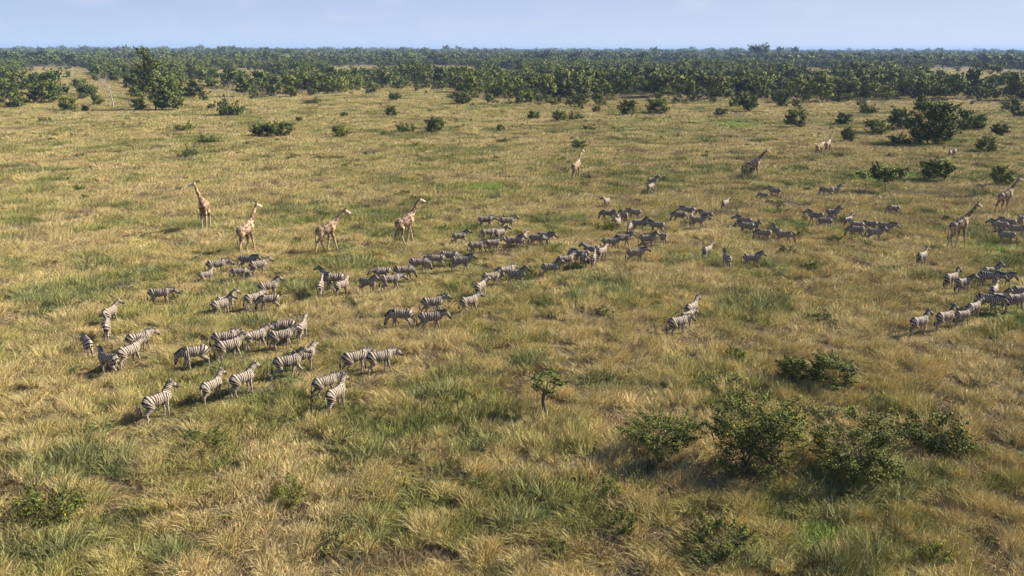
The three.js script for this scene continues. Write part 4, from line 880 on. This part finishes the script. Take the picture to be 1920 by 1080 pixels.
{
  const R = rng(808), lists = {};
  const grid = new Map(), key = (x, z) => Math.floor(x / 2) + ',' + Math.floor(z / 2);
  for (const s of animalSpots) for (let i = -1; i <= 1; i++) for (let j = -1; j <= 1; j++) { const k = key(s.x + i * 2, s.z + j * 2); if (!grid.has(k)) grid.set(k, []); grid.get(k).push(s); }
  const STRAW = [0.595, 0.495, 0.245], TAN = [0.54, 0.43, 0.245], GOLD = [0.575, 0.462, 0.185], OLIVE = [0.39, 0.355, 0.138], GREEN = [0.22, 0.24, 0.082], SAGE = [0.28, 0.295, 0.14], BROWN = [0.33, 0.25, 0.15], LUSH = [0.29, 0.40, 0.10], DEEP = [0.13, 0.155, 0.06];
  const hash = (i, j, k) => { let h = Math.imul(i, 374761393) + Math.imul(j, 668265263) + Math.imul(k, 974634541); h = Math.imul(h ^ (h >>> 13), 1274126177); return ((h ^ (h >>> 16)) >>> 0) / 4294967296; };
  const tussock = (x, z, S) => {   // the tussock that a spot belongs to: nearest of jittered centres
    const i0 = Math.floor(x / S), j0 = Math.floor(z / S); let b1 = 9, b2 = 9, bi = 0, bj = 0;
    for (let i = i0 - 1; i <= i0 + 1; i++) for (let j = j0 - 1; j <= j0 + 1; j++) { const q = Math.hypot((i + hash(i, j, 1)) * S - x, (j + hash(i, j, 2)) * S - z); if (q < b1) { b2 = b1; b1 = q; bi = i; bj = j; } else if (q < b2) b2 = q; }
    return { a: hash(bi, bj, 3), b: hash(bi, bj, 4), c: hash(bi, bj, 5), gap: b2 - b1 < 0.12 * S };
  };
  // lines along which the herd has trodden the grass down, and one bare track
  const TRACKS = [[[870, 598], [950, 610], [1010, 608], [1090, 615], [1150, 626]], [[150, 712], [250, 700], [340, 700], [440, 682], [560, 655], [660, 640]], [[230, 812], [300, 793], [400, 762], [560, 714], [660, 706], [790, 690]], [[1640, 640], [1722, 630], [1830, 602], [1920, 584]], [[700, 560], [800, 522], [960, 478], [1060, 462]], [[1000, 532], [1120, 496], [1210, 468], [1300, 432]]].map((t) => t.map(([a, b]) => ground(a, b)));
  const trodden = (x, z) => {
    let best = 9, which = 0;
    TRACKS.forEach((t, n) => { for (let i = 1; i < t.length; i++) { const a = t[i - 1], b = t[i], ex = b.x - a.x, ez = b.z - a.z, u = clamp(((x - a.x) * ex + (z - a.z) * ez) / (ex * ex + ez * ez)), q = Math.hypot(x - a.x - ex * u, z - a.z - ez * u); if (q < best) { best = q; which = n; } } });
    return [best + noiseA(x * 0.5, z * 0.5) * 0.25, which];
  };
  let count = 0;
  for (let d = 14; d < 800;) {
    const step = d < 60 ? 0.27 + (d - 17) * 0.0016 : 0.34 * Math.pow(d / 60, 0.95);
    const half = Math.atan(0.6 * 1.08) + 4 / d, n = Math.ceil(2 * half * d / step);
    for (let k = 0; k < n; k++) {
      const az = (k + R()) / n * 2 * half - half, r = d + (R() - 0.5) * step * 1.1, x = Math.sin(az) * r, z = -Math.cos(az) * r;
      const [px, py] = project(x, z);
      const big = noiseA(x * 0.022 + 7, z * 0.03), med = noiseB(x * 0.11, z * 0.14), fine = noiseC(x * 0.42, z * 0.42), blot = noiseD(x * 0.06 + 3, z * 0.085);
      const thin = fine * 0.6 + med * 0.5 + (R() - 0.5) * 0.7;
      if (thin < -0.62 && d < 120) continue;
      const tu = tussock(x, z, d < 60 ? 0.85 : d < 120 ? 1.3 : 2.0);
      if (tu.gap && R() < 0.82 && d < 130) continue;
      let kind = 'dry', col, hs = 0.8 + 0.3 * fine + 0.2 * med + (d > 75 ? 0.85 : 0.6) * (tu.a - 0.5) + 0.2 * (R() - 0.5);
      const g = big * 0.45 + med * 0.45 + blot * 0.42 + (tu.b - 0.5) * (d > 75 ? 1.15 : 0.85) + (R() - 0.5) * 0.25;
      if (g > 0.38) { kind = 'green'; col = mix3(OLIVE, GREEN, clamp((g - 0.38) * 2.2)); if (blot > 0.55 && tu.a > 0.5) { kind = 'sage'; col = mix3(SAGE, OLIVE, R() * 0.5); hs *= 0.9; } }
      else if (g > 0.0) col = mix3(STRAW, OLIVE, g / 0.38);
      else if (fine < -0.4 || tu.c < 0.14) { kind = 'mat'; col = mix3(TAN, BROWN, R()); }
      else col = mix3(mix3(STRAW, GOLD, clamp(0.5 + blot)), TAN, tu.c * 0.8);
      if (tu.c > 0.965) { col = mix3(DEEP, BROWN, R() * 0.8); kind = 'mat'; }
      for (const [cx, cy, rx, ry, what] of GREENS) {
        const q = Math.hypot((px - cx) / rx, (py - cy) / ry) + fine * 0.45 + (tu.b - 0.5) * 0.7;
        if (q < 1 && R() < 1.1 - q * 0.6) { if (what === 'lush') { kind = 'green'; col = mix3(LUSH, OLIVE, R() * 0.55); hs *= 0.8; } else { kind = 'sage'; col = mix3(SAGE, mix3(GREEN, OLIVE, tu.c), R() * 0.8); } }
      }
      if (d > 24 && d < 110) { const [q, which] = trodden(x, z); if (q < 0.28 && R() < (which ? 0.55 : 0.85)) continue; if (q < 0.6) hs *= 0.62; }
      const here = grid.get(key(x, z));
      if (here) for (const s of here) { const c = Math.hypot(s.x - x, s.z - z); if (c < 1.25) hs *= 0.42 + 0.4 * smooth(0.3, 1.25, c); }
      const wood = d > 215 ? woodland(x, z) : 0; if (wood > 0.5 && (d > 420 || R() < 0.75)) continue;
      const v = (0.86 + 0.28 * R()) * (0.82 + 0.36 * tu.c); col = col.map((c) => c * v);
      let ws = 1;
      if (d > 75) { kind = 'wide'; ws = step * 2.1 * (0.8 + 0.4 * R()); hs *= 0.98; } else ws = (0.85 + 0.35 * R()) * (1 + smooth(40, 75, d) * 0.35);
      const set = TUFTS[kind], v2 = Math.floor(R() * set.length);
      (lists[kind + v2] ||= []).push([x, z, ws, Math.max(0.22, hs), noiseD(x * 0.1 + 40, z * 0.1) * 2.2 + (R() - 0.5) * 1.5, col]);
      count++;
    }
    d += step * 0.94;
  }
  const M = new THREE.Matrix4(), Q = new THREE.Quaternion(), UPV = new THREE.Vector3(0, 1, 0), C = new THREE.Color();
  const field = new THREE.Group(); field.name = 'grass'; scene.add(tag(field, 'tall dry savanna grass in straw, olive and grey green tufts', 'grass', null, 'stuff'));
  for (const [k, list] of Object.entries(lists)) {
    const im = shadows(new THREE.InstancedMesh(TUFTS[k.slice(0, -1)][+k.slice(-1)], grassMat, list.length));
    im.name = { dry: 'dry_grass', mat: 'matted_grass', green: 'green_grass', sage: 'sage_grass', wide: 'distant_grass' }[k.slice(0, -1)]; im.userData = { kind: 'stuff' };
    list.forEach(([x, z, ws, hs, turn, col], i) => { M.compose(new THREE.Vector3(x, height(x, z), z), Q.setFromAxisAngle(UPV, turn), new THREE.Vector3(ws, hs, ws)); im.setMatrixAt(i, M); im.setColorAt(i, C.setRGB(...col)); });
    field.add(im);
  }
  console.log('tufts', count);
}

// small leafy forbs dotted through the grass
{
  const R = rng(606), shapes = [1, 2, 3].map((k) => growTree({ seed: 700 + k, h: 0.55, r: 0.55, base: 0.05, clumps: 20, leaves: 520, leaf: 0.05, shape: k === 2 ? 'round' : 'low', stems: 3, trunkR: 0.02 })), lists = [[], [], []];
  for (let k = 0; k < 26000; k++) {
    const d = 20 + 230 * Math.sqrt(R()), az = (R() - 0.5) * 1.2, x = Math.sin(az) * d, z = -Math.cos(az) * d, u = R(), v = R(), w = R(), t = R();
    if (u > 0.012 + 0.11 * smooth(0.25, 0.8, noiseD(x * 0.05, z * 0.05)) + 0.03 * smooth(0.2, 0.7, noiseB(x * 0.2, z * 0.2))) continue;
    if (animalSpots.some((a) => Math.hypot(a.x - x, a.z - z) < 1.1)) continue;
    lists[k % 3].push([x, z, 0.5 + 1.0 * v * v, 0.55 + 0.8 * w, t]);
  }
  const forbs = new THREE.Group(); forbs.name = 'forbs'; scene.add(tag(forbs, 'small dark green leafy forbs dotted through the grass', 'forbs', null, 'stuff'));
  const M = new THREE.Matrix4(), Q = new THREE.Quaternion(), UPV = new THREE.Vector3(0, 1, 0);
  lists.forEach((list, k) => {
    const im = shadows(new THREE.InstancedMesh(shapes[k].crown, FOREST_LEAF, list.length)); im.name = 'leafy_forbs'; im.userData = { kind: 'stuff' };
    list.forEach(([x, z, sx, sy, t], i) => { M.compose(new THREE.Vector3(x, height(x, z), z), Q.setFromAxisAngle(UPV, t * 40), new THREE.Vector3(sx, sy, sx)); im.setMatrixAt(i, M); im.setColorAt(i, new THREE.Color(...mix3([0.09, 0.105, 0.03], [0.20, 0.205, 0.075], t))); });
    forbs.add(im);
  });
  console.log('forbs', lists.map((l) => l.length).join(' '));
}

// ------------------------------------------------------------------ draw
const renderer = new THREE.WebGLRenderer({ antialias: true });
renderer.setSize(1024, 576);
renderer.shadowMap.enabled = true;
renderer.toneMapping = THREE.LinearToneMapping;
renderer.toneMappingExposure = EXPOSURE;
renderer.render(scene, camera);
